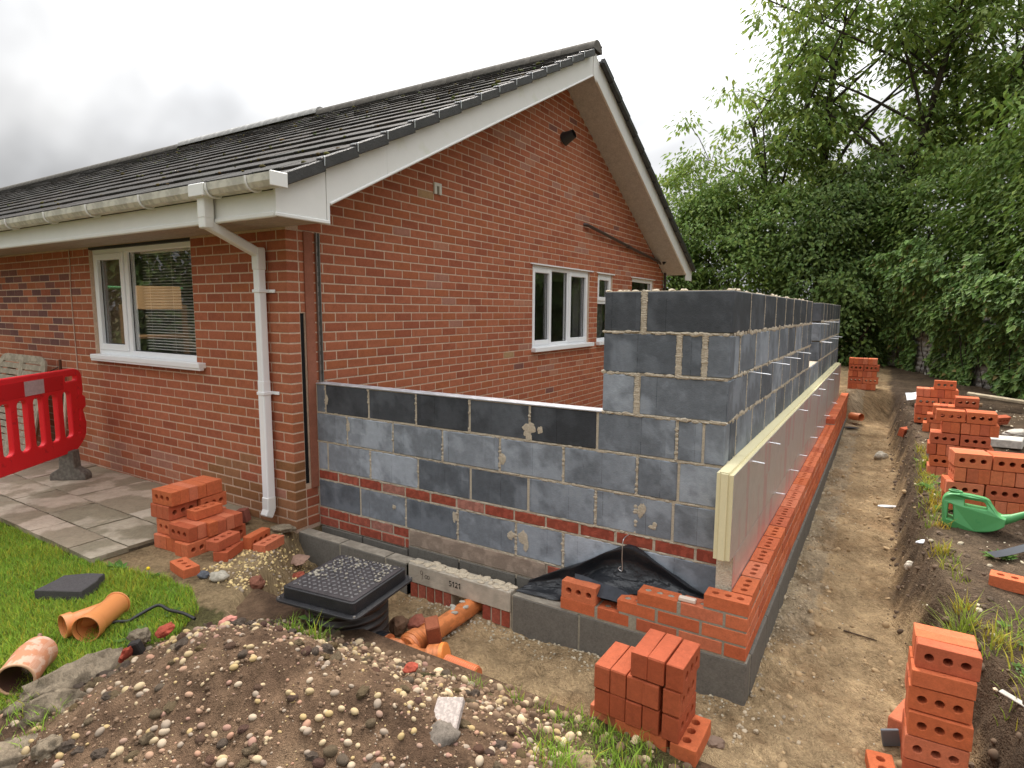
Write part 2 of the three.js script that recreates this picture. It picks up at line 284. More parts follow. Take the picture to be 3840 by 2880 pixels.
    b.k = k; b.o = R() * 0.0015; b.q = R(); }
  bricks.sort((a, b) => b.size - a.size);
  const gc = new Map(), rest = [];
  bricks.forEach((b, i) => {
    const len = b.u1 - b.u0, um = (b.u0 + b.u1) / 2, vm = (b.v0 + b.v1) / 2, th = 0.1025, d = -th / 2 + b.o;
    if (i < 300) {
      const key = `${Math.round(len * 400)}_${Math.floor(b.q * 6)}`; let g = gc.get(key); if (!g) { g = cbox(Math.round(len * 400) / 400, 0.065, th, 0.0035, b.q * 7, b.q * 3); gc.set(key, g); }
      put(g, brickMats[b.k], 'brick', b.w ? gw : fw, b.w ? [d, vm, -um] : [um, vm, d], b.w ? [0, Math.PI / 2, 0] : [0, 0, 0]);
    } else {
      const g = cbox(len, 0.065, th, 0.0035, b.q * 7, b.q * 3); T(g, b.w ? d : um, vm, b.w ? -um : d, 0, b.w ? Math.PI / 2 : 0, 0);
      rest.push(colourise(g, brickMats[b.k].color));
    }
  });
  tag(put(join(rest), brickAll, 'far_bricks', house), 'bricks of the walls farther from the corner', null, null, 'stuff');

  put(bx(-0.09, -0.012, 0.562, 1.868, -0.1435, -0.1055, 0.001), std(lin(0.012, 0.012, 0.013), 0.7), 'shaded_slot_damp_course', gw);  // near-black fill paints the slot's shadow as well as the damp course
  // smooth cut-back strip right of the slot, steel starter strip
  put(muv(bx(0.001, 0.012, 0.52, 2.47, -0.232, -0.150, 0.003)), std(lin(0.40, 0.165, 0.105), 0.9, brickMap), 'cut_back_strip', gw);
  const st = [bx(0.003, 0.022, 1.34, 2.47, -0.292, -0.286, 0.001), bx(0.003, 0.022, 1.34, 2.47, -0.262, -0.256, 0.001), bx(0.002, 0.006, 1.34, 2.47, -0.286, -0.262, 0.001)];
  const sp = put(join(st), M.steel, 'wall_starter', gw); sp.userData.label = 'galvanised wall starter strip up the gable';
  for (let y = 1.40; y < 2.45; y += 0.075) put(bx(0.006, 0.0085, y, y + 0.03, -0.278, -0.270, 0.0005), M.gasket, 'slot_hole', gw);

  // ---------------- eaves: fascia, soffits, bargeboards
  const XB = 0.423, ZF = 0.392;
  put(bx(HX0, XB - 0.012, 2.49, 2.655, ZF - 0.02, ZF), M.white, 'fascia', house);
  put(join([bx(HX0, XB - 0.014, 2.478, 2.505, ZF, ZF + 0.012, 0.004), bx(HX0, XB - 0.014, 2.474, 2.484, ZF - 0.016, ZF + 0.009, 0.003)]), M.white, 'fascia_bead', house);
  put(join([0, 1, 2].map(i => bx(HX0, XB - 0.03, 2.484, 2.492, 0.002 + i * 0.124, 0.002 + i * 0.124 + 0.121, 0.002))), M.soffit, 'eaves_soffit', house);
  const board = (pts, t, x) => { const sh = new THREE.Shape(); pts.forEach((p, i) => i ? sh.lineTo(...p) : sh.moveTo(...p)); sh.closePath(); const g = new THREE.ExtrudeGeometry(sh, { depth: t, bevelEnabled: true, bevelSize: 0.002, bevelThickness: 0.002, bevelSegments: 1 }); g.rotateY(Math.PI / 2); return T(muv(g), x, 0, 0); };
  const Hb = 0.275, U = u => rt(-u);
  // box end with the level bottom, then the raking boards
  put(board([[-ZF, 2.482], [0.006, 2.482], [0.006, U(0.006) - 0.004], [-ZF, U(-ZF) - 0.004]], 0.018, XB - 0.016), M.white, 'box_end', house);
  put(board([[0.012, 2.476], [0.034, 2.476], [0.034, U(0.034)], [0.012, U(0.012)]], 0.022, XB - 0.016), M.white, 'cover_strip', house);
  put(join([bx(XB - 0.004, XB + 0.014, 2.476, 2.500, -0.03, ZF + 0.012, 0.005)]), M.white, 'box_bead', house);
  put(board([[0.037, U(0.037) - Hb], [0.607, U(0.607) - Hb], [0.607, U(0.607)], [0.037, U(0.037)]], 0.018, XB - 0.018), M.white, 'bargeboard', house);
  put(board([[0.611, U(0.611) - Hb], [4.30, U(4.30) - Hb], [4.30, U(4.30)], [0.611, U(0.611)]], 0.018, XB - 0.018), M.white, 'bargeboard', house);
  put(board([[4.303, U(4.303) - Hb], [8.62, U(8.62) - Hb], [8.62, 2.482], [8.985, 2.482], [8.985, U(8.985)], [4.303, U(4.303)]], 0.018, XB - 0.018), M.white, 'bargeboard', house);
  put(board([[4.26, U(4.26) - Hb + 0.02], [4.345, U(4.3) - Hb - 0.07], [4.345, U(4.345) + 0.004], [4.26, U(4.26) + 0.004]], 0.008, XB + 0.003), M.white, 'apex_cover', house);
  const bead = (u0, u1) => { const g = rod([XB, U(u0) - Hb + 0.008, -u0], [XB, U(u1) - Hb + 0.008, -u1], 0.011, 0.011, 10); return g; };
  put(join([bead(0.04, 4.27), bead(4.34, 8.62)]), M.white, 'bargeboard_bead', house);
  { const e = 0.012; put(board([[0.03, U(0.03) - Hb + 0.004], [4.30, U(4.30) - Hb + 0.004], [4.30, U(4.30) - Hb + 0.016], [0.03, U(0.03) - Hb + 0.016]], XB - 0.03, 0.004), M.verge, 'verge_soffit', house);
    put(board([[4.302, U(4.302) - Hb + 0.004], [8.62, U(8.62) - Hb + 0.004], [8.62, U(8.62) - Hb + 0.016], [4.302, U(4.302) - Hb + 0.016]], XB - 0.03, 0.004), M.verge, 'verge_soffit', house); }

  // ---------------- roof
  const roof = part('roof', house); roof.userData.label = 'dark concrete tile roof with moss';
  const deck = []; for (const [za, zb] of [[0.40, RIDGE], [RIDGE, -9.0]]) { const sh = new THREE.Shape(); sh.moveTo(-za, rt(za) - 0.02); sh.lineTo(-zb, rt(zb) - 0.02); sh.lineTo(-zb, rt(zb) + 0.008); sh.lineTo(-za, rt(za) + 0.008); const g = new THREE.ExtrudeGeometry(sh, { depth: XB - 0.02 - HX0, bevelEnabled: false }); g.rotateY(Math.PI / 2); deck.push(T(muv(g), HX0, 0, 0)); }
  put(join(deck), std(lin(0.05, 0.045, 0.04), 0.9), 'roof_deck', roof);
  const tileMap = { map: rep(tBlot, 0.5), bumpMap: rep(tBump, 0.25), bumpScale: 0.004 };
  const TC = [[0.036, 0.030, 0.025], [0.028, 0.024, 0.021], [0.044, 0.036, 0.029], [0.034, 0.032, 0.026]].map(a => lin(...a));
  const tileMats = TC.map(c => std(c, 0.70, tileMap)), tileAll = std(0xffffff, 0.70, { vertexColors: true, ...tileMap });
  const ang = Math.atan(SL), gauge = 0.338, TL = 0.42, TW = 0.30, Rt = rng(77), tiles = [];
  const tg = [0, 1, 2, 3].map(k => { const g = cbox(TW - 0.004, 0.024, TL, 0.004, k * 0.3, k * 0.17); return g; });
  for (let r = 0; r < 16; r++) for (let c = 0; c < 62; c++) {
    const x = XB + 0.045 - TW / 2 - c * TW - (r % 2 ? 0 : 0); if (x < HX0) break;
    // s = distance up the slope from the eaves edge of the tile
    const s0 = r * gauge; if (s0 + 0.1 > 5.30) break; const sm = s0 + TL / 2, z = 0.455 - sm * Math.cos(ang), y = rt(0.455) + sm * Math.sin(ang) + 0.036 + Rt() * 0.004;
    const d = Math.hypot(x - camP.x, y - camP.y, z - camP.z); tiles.push({ x, y, z, d: d + (z < RIDGE ? 9 : 0), k: Math.floor(Rt() * 4), g: Math.floor(Rt() * 4), t: (Rt() - 0.5) * 0.012, p: 0.058 + (Rt() - 0.5) * 0.012 });
  }
  tiles.sort((a, b) => a.d - b.d); const trest = [];
  tiles.forEach((t, i) => { const rx = ang - t.p; if (i < 300) put(tg[t.g], tileMats[t.k], 'roof_tile', roof, [t.x, t.y, t.z], [rx, t.t * 0.4, t.t]); else { const g = tg[t.g].clone(); T(g, t.x, t.y, t.z, rx, t.t * 0.4, t.t); trest.push(colourise(g, TC[t.k])); } });
  tag(put(join(trest), tileAll, 'far_tiles', roof), 'tiles farther along the roof', null, null, 'stuff');
  const back = []; for (let r = 0; r < 15; r++) { const sm = r * gauge + TL / 2, z = 2 * RIDGE - (0.455 - sm * Math.cos(ang)), y = rt(0.455) + sm * Math.sin(ang) + 0.036; for (let c = 0; c < 3; c++) { const g = tg[(r + c) % 4].clone(); T(g, XB + 0.045 - TW / 2 - c * TW, y, z, -ang + 0.058, 0, 0); back.push(colourise(g, TC[(r * 3 + c) % 4])); } const g = cbox(HX0 * -1 - 0.5, 0.024, TL, 0.004); T(g, HX0 / 2 - 0.25, y, z, -ang + 0.058, 0, 0); back.push(colourise(g, TC[r % 4])); }
  tag(put(join(back), tileAll, 'rear_tiles', roof), 'tiles of the rear roof slope', null, null, 'stuff');
  // verge: dark undercloak, stepped dry-verge caps with bright clips
  const cap = std(lin(0.045, 0.043, 0.04), 0.5, tileMap);
  for (let r = 0; r < 15; r++) { const s0 = r * gauge + 0.10, sm = s0 + 0.17, z = 0.455 - sm * Math.cos(ang), y = rt(0.455) + sm * Math.sin(ang) + 0.018; if (z < RIDGE) break;
    put(cbox(0.055, 0.075, 0.352, 0.006, r * 0.3), cap, 'verge_cap', roof, [XB + 0.047, y, z], [ang - 0.045, 0, 0]);
    if (r) { put(join([T(cbox(0.006, 0.06, 0.008, 0.001), 0.032, 0, 0), T(cbox(0.07, 0.005, 0.008, 0.001), -0.002, 0.03, 0)]), M.tie, 'verge_clip', roof, [XB + 0.046, y + 0.005 - 0.16 * Math.sin(ang) + 0.012, z + 0.165 * Math.cos(ang)], [0, 0, 0]); }
    const zb = 2 * RIDGE - z; put(cbox(0.055, 0.075, 0.352, 0.006, r * 0.3), cap, 'verge_cap', roof, [XB + 0.047, y, zb], [-ang + 0.045, 0, 0]); }
  // ridge tiles: half rounds, a paler raised run
  const rg = new THREE.CylinderGeometry(0.125, 0.125, 0.445, 14, 1, false, 0, Math.PI); rg.rotateZ(Math.PI / 2); rg.rotateX(Math.PI / 2 * 0); const rgeo = muv(norm(rg));
  const ridgeMat = std(lin(0.17, 0.155, 0.135), 0.8, tileMap), ridgeMat2 = std(lin(0.52, 0.51, 0.49), 0.8, tileMap);
  for (let i = 0; i < 41; i++) { const x = XB + 0.05 - 0.2225 - i * 0.45, hi = x < -4.3 && x > -8.3; const m = put(rgeo, hi ? ridgeMat2 : ridgeMat, 'ridge_tile', roof, [x, rt(RIDGE) + 0.0 + (hi ? 0.035 : 0), RIDGE], [0, 0, 0]); }
  // moss cushions
  const moss = [], Rm = rng(9), mg = new THREE.IcosahedronGeometry(1, 1);
  for (let i = 0; i < 420; i++) { const r = Math.floor(Rm() * 15), x = XB - 0.05 - Math.pow(Rm(), 1.4) * 9, s = r * gauge + (Rm() < 0.8 ? -0.012 + Rm() * 0.03 : Rm() * 0.3), z = 0.455 - s * Math.cos(ang), y = rt(0.455) + s * Math.sin(ang) + 0.055; const q = 0.005 + Rm() * Rm() * 0.022; const g = mg.clone(); g.scale(q * 1.6, q * 0.8, q); T(g, x, y, z, 0, Rm() * 6, 0); moss.push(colourise(norm(g), lin(0.06 + Rm() * 0.05, 0.06 + Rm() * 0.04, 0.025))); }
  tag(put(join(moss), std(0xffffff, 1, { vertexColors: true }), 'moss', roof), 'cushions of moss along the tile edges', null, null, 'stuff');

  // ---------------- gutter and downpipe
  const gut = part('gutter', house); gut.userData.label = 'white square gutter with algae streaks';
  const gs = new THREE.Shape(); gs.moveTo(0, 0.06); gs.lineTo(0.012, 0.0); gs.lineTo(0.085, 0.0); gs.lineTo(0.106, 0.03); gs.lineTo(0.112, 0.075); gs.lineTo(0.104, 0.075); gs.lineTo(0.098, 0.034); gs.lineTo(0.080, 0.006); gs.lineTo(0.018, 0.006); gs.lineTo(0.006, 0.075); gs.lineTo(0.0, 0.075);
  const gm = std(lin(0.74, 0.72, 0.64), 0.45, { map: rep(tBlot, 0.35) });
  const ext = (x0, x1, m, n) => { const g = new THREE.ExtrudeGeometry(gs, { depth: x1 - x0, bevelEnabled: false }); g.rotateY(-Math.PI / 2); return put(muv(norm(T(g, x1, 2.640, ZF + 0.004))), m, n, gut); };
  ext(HX0, 0.535, gm, 'channel'); 
  put(T(cbox(0.014, 0.088, 0.124, 0.004), 0.541, 2.676, ZF + 0.062), M.white, 'stop_end', gut);
  const bk = tube([[0, 0.074, 0.116], [0, 0.03, 0.113], [0, -0.005, 0.09], [0, -0.008, 0.02], [0, 0.02, -0.002]], 0.007, 14, 6);
  for (const x of [0.30, -0.12, -0.95, -1.75, -2.5, -3.3, -4.1, -4.9]) put(bk, M.white, 'gutter_bracket', gut, [x, 2.640, ZF + 0.004]);
  const dp = part('downpipe', house); dp.userData.label = 'square white downpipe with a swan neck under the eaves';
  const DX = -0.235, P = (a, b, w = 0.065) => { const A = new THREE.Vector3(...a), B = new THREE.Vector3(...b), d = B.clone().sub(A), g = cbox(w, d.length(), w, 0.008); g.applyQuaternion(new THREE.Quaternion().setFromUnitVectors(new THREE.Vector3(0, 1, 0), d.normalize())); g.translate((A.x + B.x) / 2, (A.y + B.y) / 2, (A.z + B.z) / 2); return g; };
  put(join([T(cbox(0.17, 0.085, 0.122, 0.006), DX, 2.678, ZF + 0.062), P([DX, 2.645, ZF + 0.055], [DX, 2.50, ZF + 0.055], 0.078)]), M.white, 'running_outlet', dp);
  put(P([DX, 2.52, ZF + 0.055], [DX, 2.435, ZF + 0.055], 0.074), M.white, 'pipe_elbow', dp);
  put(P([DX, 2.475, ZF + 0.072], [DX, 2.30, 0.055]), M.white, 'offset_pipe', dp);
  put(P([DX, 2.345, 0.058], [DX, 2.18, 0.058], 0.074), M.white, 'pipe_elbow', dp);
  put(P([DX, 2.2, 0.058], [DX, 1.33, 0.058]), M.upvc, 'pipe', dp); put(P([DX, 1.37, 0.058], [DX, 0.40, 0.058], 0.070), M.upvc, 'pipe', dp);
  put(join([P([DX, 0.47, 0.060], [DX, 0.36, 0.062], 0.076), P([DX, 0.38, 0.056], [DX, 0.315, 0.09], 0.074)]), M.white, 'pipe_shoe', dp);
  for (const y of [2.03, 1.27]) put(join([T(cbox(0.084, 0.024, 0.084, 0.003), DX, y, 0.055), T(cbox(0.15, 0.024, 0.01, 0.002), DX + 0.03, y, 0.008)]), M.upvc, 'pipe_clip', dp);

  // ---------------- windows
  const fr = (p, x0, x1, y0, y1, w, d, n) => put(join([bx(x0, x0 + w, y0, y1, -d / 2, d / 2, 0.005), bx(x1 - w, x1, y0, y1, -d / 2, d / 2, 0.005), bx(x0 + w - 0.001, x1 - w + 0.001, y0, y0 + w, -d / 2 + 0.001, d / 2 - 0.001, 0.005), bx(x0 + w - 0.001, x1 - w + 0.001, y1 - w, y1, -d / 2 + 0.001, d / 2 - 0.001, 0.005)]), M.upvc, n, p);
  const pane = (p, x0, x1, y0, y1) => { put(new THREE.BoxGeometry(x1 - x0, y1 - y0, 0.005), M.glass, 'pane', p, [(x0 + x1) / 2, (y0 + y1) / 2, 0.004]); put(join([bx(x0 - 0.002, x0 + 0.008, y0, y1, 0.008, 0.013, 0.001), bx(x1 - 0.008, x1 + 0.002, y0, y1, 0.008, 0.013, 0.001), bx(x0, x1, y0 - 0.002, y0 + 0.006, 0.008, 0.013, 0.001)]), M.gasket, 'gasket', p); };
  const sash = (p, x0, x1, y0, y1, z = 0.016) => { const g = fr(p, x0, x1, y0, y1, 0.058, 0.062, 'sash'); g.position.z = z; pane(p, x0 + 0.058, x1 - 0.058, y0 + 0.058, y1 - 0.058); };
  { const w = part('window', house, [0, 0, -0.07]); w.userData.label = 'wide white window with blind beside the downpipe'; const [a, b, c, d] = WIN.a; fr(w, a, b, c, d, 0.05, 0.07, 'frame'); put(bx(-2.345, -2.285, c + 0.05, d - 0.05, -0.034, 0.034), M.upvc, 'mullion', w); sash(w, a + 0.04, -2.35, c + 0.045, d - 0.045); pane(w, -2.285, b - 0.05, c + 0.05, d - 0.05);
    put(join([bx(a + 0.02, b + 0.13, 1.405, 1.452, -0.02, 0.135, 0.006), bx(a + 0.02, b + 0.13, 1.388, 1.407, 0.085, 0.128, 0.004)]), M.upvc, 'sill', w); put(bx(a, b, d - 0.004, d + 0.02, 0.01, 0.07, 0.002), M.gasket, 'lintel_edge', w); }
  const gwin = (k, label) => { const w = part('window', house, [-0.062, 0, 0], [0, Math.PI / 2, 0]); w.userData.label = label; const [z0, z1, c, d] = WIN[k]; return [w, -z1, -z0, c, d]; };
  { const [w, a, b, c, d] = gwin('b', 'three-light white window in the gable'); fr(w, a, b, c, d, 0.05, 0.07, 'frame'); const m1 = 4.09, m2 = 4.60; sash(w, a + 0.03, m1, c + 0.03, d - 0.03); sash(w, m2, b - 0.03, c + 0.03, d - 0.03); put(bx(m1, m1 + 0.03, c + 0.05, d - 0.05, -0.03, 0.03), M.upvc, 'mullion', w); put(bx(m2 - 0.03, m2, c + 0.05, d - 0.05, -0.03, 0.03), M.upvc, 'mullion', w); pane(w, m1 + 0.03, m2 - 0.03, c + 0.05, d - 0.05); put(bx(a - 0.02, b + 0.08, c - 0.052, c + 0.004, -0.02, 0.125, 0.006), M.upvc, 'sill', w); put(bx(a - 0.06, b + 0.10, d + 0.002, d + 0.018, 0.01, 0.082, 0.002), M.upvc, 'lintel_edge', w); }
  { const [w, a, b, c, d] = gwin('c', 'narrow white window with a top light in the gable'); fr(w, a, b, c, d, 0.05, 0.07, 'frame'); sash(w, a + 0.03, b - 0.03, d - 0.40, d - 0.03); put(bx(a + 0.05, b - 0.05, d - 0.445, d - 0.40, -0.03, 0.03), M.upvc, 'transom', w); pane(w, a + 0.05, b - 0.05, c + 0.05, d - 0.445); put(bx(a - 0.02, b + 0.06, c - 0.052, c + 0.004, -0.02, 0.125, 0.006), M.upvc, 'sill', w); put(bx(a - 0.05, b + 0.05, d + 0.002, d + 0.018, 0.01, 0.082, 0.002), M.upvc, 'lintel_edge', w); }
  { const [w, a, b, c, d] = gwin('d', 'white window half hidden behind the block pillar'); fr(w, a, b, c, d, 0.06, 0.07, 'frame'); pane(w, a + 0.06, b - 0.06, c + 0.06, d - 0.06); put(bx(a - 0.05, b + 0.05, d + 0.002, d + 0.018, 0.01, 0.082, 0.002), M.upvc, 'lintel_edge', w); put(bx(a - 0.02, b + 0.06, c - 0.052, c + 0.004, -0.02, 0.125, 0.006), M.upvc, 'sill', w); }

  // ---------------- fittings on the gable and under the eaves
  { const v = part('vent_cowl', house, [0, 4.11, -4.31]); v.userData.label = 'black conical vent cowl high on the gable';
    const g = new THREE.CylinderGeometry(0.055, 0.085, 0.16, 16, 1, true); g.rotateZ(-Math.PI / 2 + 0.35); put(T(g, 0.085, 0, 0), std(lin(0.02, 0.02, 0.022), 0.4, { side: THREE.DoubleSide }), 'cowl', v); put(T(rod([-0.02, 0.02, 0], [0.06, 0.015, 0], 0.05, 0.05, 14), 0, 0, 0), M.black, 'spigot', v); }
  { const v = part('vent_block', house, [0, 3.035, -1.73]); v.userData.label = 'small cream vent block on the gable'; put(join([bx(0, 0.018, -0.05, 0.055, -0.055, -0.018, 0.002), bx(0, 0.018, -0.05, 0.055, 0.018, 0.055, 0.002), bx(0, 0.018, 0.025, 0.055, -0.018, 0.018, 0.002)]), std(lin(0.62, 0.60, 0.52), 0.7), 'surround', v); put(bx(0, 0.006, -0.05, 0.025, -0.018, 0.018, 0.001), std(lin(0.20, 0.16, 0.12), 0.8), 'throat', v); }
  put(tube([[-0.02, 3.10, -4.98], [0.03, 3.10, -5.0], [0.045, 3.085, -5.08], [0.045, 2.93, -6.7], [0.045, 2.765, -8.35], [0.045, 2.71, -8.52], [0.045, 2.60, -8.55], [0.045, 1.4, -8.55]], 0.024, 60, 8), M.brown, 'waste_pipe', house);
  put(rod([0.045, 2.94, -6.56], [0.045, 2.928, -6.7], 0.031), M.brown, 'pipe_bracket', house);
  { const v = part('security_light', house, [0.12, 2.87, -8.22]); v.userData.label = 'small black lamp below the rear verge soffit'; put(join([rod([0, 0.06, 0], [0, 0.0, 0], 0.02), T(new THREE.CylinderGeometry(0.035, 0.05, 0.1, 12), 0, -0.05, 0, 0, 0, 0.6)]), M.black, 'lamp_body', v); }
  put(tube([[-3.32, 2.48, 0.006], [-3.31, 2.30, 0.008], [-3.335, 2.15, 0.007], [-3.33, 1.35, 0.007], [-3.32, 0.6, 0.008]], 0.0045, 30, 5), std(lin(0.55, 0.42, 0.33), 0.7), 'cable', house);
}
// blind hanging inside the wide window
{
  const b = thing('venetian_blind', 'pale slatted blind hanging behind the wide front window', 'blind', [-1.755, 1.5, -0.16]);
  const g = cbox(1.0, 0.0025, 0.024, 0.0008); put(bx(-0.5, 0.5, 0.90, 0.94, -0.02, 0.02), M.blind, 'head_rail', b);
  for (let i = 0; i < 34; i++) put(g, M.blind, 'slat', b, [0, 0.02 + i * 0.0262, 0], [0.18, 0, 0]);
  for (const x of [-0.38, 0, 0.38]) put(rod([x, 0, 0.014], [x, 0.9, 0.014], 0.0012, 0.0012, 4), M.blind, 'cord', b);
}

// ------------------------------------------------------------------ new inner leaf of grey blocks
const BC = [[0.20, 0.22, 0.248], [0.28, 0.308, 0.345], [0.355, 0.388, 0.432], [0.44, 0.478, 0.53], [0.115, 0.124, 0.138], [0.082, 0.088, 0.098]].map(a => lin(...a));
// each block carries drifts of pale dust and darker damp on its own face
const blockTexs = [0, 1, 2].map(k => { const b = tileNoise(200 + k, 3, 6, 0.5), f = tileNoise(210 + k, 24, 4, 0.6), st = tileNoise(220 + k, 10, 4, 0.6), dr = tileNoise(230 + k, 5, 5, 0.55); return tex(i => { const x = i % TEX, y = Math.floor(i / TEX), j = ((y + (x >> 1)) % TEX) * TEX + x, m = (y >> 3) * TEX + x, q = (((y * 3 + x * 2) >> 2) % TEX) * TEX + ((x - y + TEX * 4) >> 1) % TEX;
  const d = sstep(0.40, 0.68, b[i] + 0.3 * (st[j] - 0.5)), drag = sstep(0.58, 0.72, dr[q]), drip = sstep(0.60, 0.70, dr[m]); // dusty patches, trowel drags, run marks
  let v = 0.54 + 0.32 * d + 0.20 * (f[i] - 0.5) + 0.16 * drag + 0.08 * drip; const g = x % 300; if (g > 96 && g < 99 && nMid[i] > 0.38) v -= 0.30; // scored line down the block
  if (nFine[(i * 3 + k * 1117) % (TEX * TEX)] > 0.845) v -= 0.4; // pinholes
  return [v * 0.985, v, v * 1.015]; }); });
const blockMats = BC.map((c, i) => [0, 1, 2].map(k => std(c, 0.62, { map: rep(blockTexs[k], 0.62), bumpMap: rep(tBump, 0.2), bumpScale: 0.0025 })));
const redMats = [lin(0.42, 0.10, 0.06), lin(0.46, 0.13, 0.085), lin(0.48, 0.21, 0.16), lin(0.40, 0.092, 0.058)].map(c => std(c, 0.85, { map: rep(tBlot, 0.16), bumpMap: rep(tBump, 0.1), bumpScale: 0.003 }));
const bw = thing('block_wall', 'half-built grey block wall with raised pillar and long return', 'wall');
const XW = 3.062, ZW = -0.215, BT = 0.10; // outer faces, thickness
{
  const R = rng(31), J = 0.013, geos = new Map(), mort = [];
  const blk = (ax, a, b, y0, y1, tone, name = 'block', mats = blockMats) => { // ax 0: along x on the short wall, 1: along -z on the long wall
    const L = +(b - a).toFixed(3), h = +(y1 - y0).toFixed(3), key = `${L}_${h}_${name}_${Math.floor(R() * 4)}`; let g = geos.get(key); if (!g) { g = cbox(L, h, BT, name === 'block' ? 0.005 : 0.004, R() * 5, R() * 5); geos.set(key, g); }
    const o = (R() - 0.5) * 0.005, m = name === 'block' ? mats[tone][Math.floor(R() * 3)] : mats[tone];
    return put(g, m, name, bw, ax ? [XW - BT / 2 + o, (y0 + y1) / 2, -(a + b) / 2] : [(a + b) / 2, (y0 + y1) / 2, ZW - BT / 2 + o], ax ? [0, Math.PI / 2, (R() - 0.5) * 0.004] : [0, 0, (R() - 0.5) * 0.005]);
  };
  const row = (y0, cuts, tones, x1) => { for (let i = 0; i < cuts.length - 1; i++) blk(0, cuts[i] + J / 2, cuts[i + 1] - J / 2, y0 + J / 2, y0 + 0.225 - J / 2, tones[i % tones.length]); };
  // short wall, top course first
  row(1.11, [0.012, 0.116, 0.566, 1.016, 1.464, 1.915, 2.358, 2.813, 2.952, XW + 0.005], [1, 5, 4, 5, 4, 5, 1, 1, 2]);
  row(0.885, [0.012, 0.341, 0.799, 1.243, 1.699, 2.148, 2.601, 2.83, XW + 0.005], [2, 3, 2, 3, 2, 1, 1, 2]);
  row(0.66, [0.012, 0.123, 0.573, 1.027, 1.471, 1.91, 2.358, 2.81, XW + 0.005], [2, 3, 3, 0, 0, 1, 2, 1]);
  row(0.36, [0.012, 0.46, 0.91, 1.365, 1.822, 2.153, 2.6, XW + 0.005], [0, 2, 0, 2, 2, 3, 2]);
  for (let i = 0; i < 14; i++) { const a = i ? 0.004 + i * 0.2255 : 0.012, b = Math.min(0.004 + (i + 1) * 0.2255, XW); if (b - a > 0.03) blk(0, a + J / 2, b - J / 2, 0.59, 0.655, Math.floor(R() * 4), 'brick', redMats); }
  for (let r = 0; r < 2; r++) { let a = r ? 0.0 : -0.11; while (a < 0.93) { const p = Math.max(a, 0.012), q = Math.min(a + 0.215, 0.93); if (q - p > 0.03) blk(0, p, q, 0.29 - r * 0.075, 0.355 - r * 0.075, Math.floor(R() * 4), 'brick', redMats); a += 0.225; } }
  { let a = 2.05; while (a < 3.0) { blk(0, a, Math.min(a + 0.215, XW), 0.285, 0.35, Math.floor(R() * 4), 'brick', redMats); a += 0.225; } }
  put(T(cbox(1.105, 0.118, BT, 0.006), 1.4885, 0.30, ZW - BT / 2 + 0.002), std(lin(0.48, 0.37, 0.29), 0.93, { map: rep(tBlot, 0.35), bumpMap: rep(tBump, 0.1), bumpScale: 0.006 }), 'lintel', bw);
  // pillar
  const prow = (y0, cuts, tones, j) => { for (let i = 0; i < cuts.length - 1; i++) blk(0, cuts[i] + (i ? j : 0), cuts[i + 1] - (i < cuts.length - 2 ? j : 0), y0 + J / 2, y0 + 0.225 - J / 2, tones[i]); };
  prow(1.785, [2.387, 2.612, XW + 0.005], [4, 4], 0.016); prow(1.56, [2.387, 2.808, 2.94, XW + 0.005], [0, 0, 1], 0.013); prow(1.335, [2.387, 2.586, XW + 0.005], [2, 1], 0.016);
  // long wall: u = -z from the pillar to the far end, opening 3.97..4.90 above 1.335
  const U0 = 0.315, U1 = 8.1;
  for (let r = 0; r < 8; r++) {
    const ys = [1.785, 1.56, 1.335, 1.11, 0.885, 0.66, 0.36, 0.135], y0 = ys[r];
    let a = r % 2 ? 0.461 - 0.45 : 0.247 - 0.45; if (r > 5) a += 0.1;
    while (a < U1) { let p = Math.max(a, U0), q = Math.min(a + 0.45, U1); a += 0.45; if (q - p < 0.05) continue; let segs = [[p, q]];
      if (r < 3) segs = segs.flatMap(([s, t]) => { const o = []; if (s < 3.96) o.push([s, Math.min(t, 3.96)]); if (t > 4.90) o.push([Math.max(s, 4.90), t]); return o; });
      for (const [s, t] of segs) if (t - s > 0.05) blk(1, s + J / 2, t - J / 2, y0 + J / 2, y0 + 0.225 - J / 2, r === 0 ? 4 : (R() < 0.5 ? 1 : R() < 0.5 ? 2 : 0)); } }
  // mortar cores, 4 to 6 mm behind the block faces; bed joints a little thicker in places
  const core = (x0, x1, y0, y1, z0, z1) => bx(x0, x1, y0, y1, z0, z1, 0.001);
  const i = 0.0045;
  mort.push(core(0.004, XW - i, 0.21, 1.333, ZW - BT + i, ZW - i), core(2.390, XW - i, 1.333, 2.006, ZW - BT + i, ZW - i), core(XW - BT + i, XW - i, 0.13, 1.333, -U1 + 0.004, ZW - BT + 0.01), core(XW - BT + i, XW - i, 1.333, 2.006, -3.90, ZW - BT + 0.01), core(XW - BT + i, XW - i, 1.333, 2.006, -U1 + 0.004, -4.95));
  put(muv(join(mort)), M.grout, 'mortar', bw);
  // squeezed-out mortar: beads along the joints and smears on the faces
  const smear = [], S = rng(44);
  const dab = (x, y, z, sx, sy, sz) => { const g = new THREE.IcosahedronGeometry(1, 1), p = g.attributes.position; for (let k = 0; k < p.count; k++) { const n = 1 + 0.5 * N3(p.getX(k) * 2 + x * 31, p.getY(k) * 2 + y * 17, p.getZ(k) * 2 + z * 13); p.setXYZ(k, p.getX(k) * n * sx + x, p.getY(k) * n * sy + y, p.getZ(k) * n * sz + z); } g.computeVertexNormals(); smear.push(muv(norm(g))); };
  for (const y of [1.11, 0.885, 0.66, 0.585, 0.36]) for (let x = 0.02; x < 3.0; x += 0.02 + S() * 0.05) if (S() < 0.75) dab(x, y + (S() - 0.5) * 0.006, ZW - 0.001, 0.012 + S() * 0.025, 0.004 + S() * 0.004, 0.0015 + S() * 0.0025);
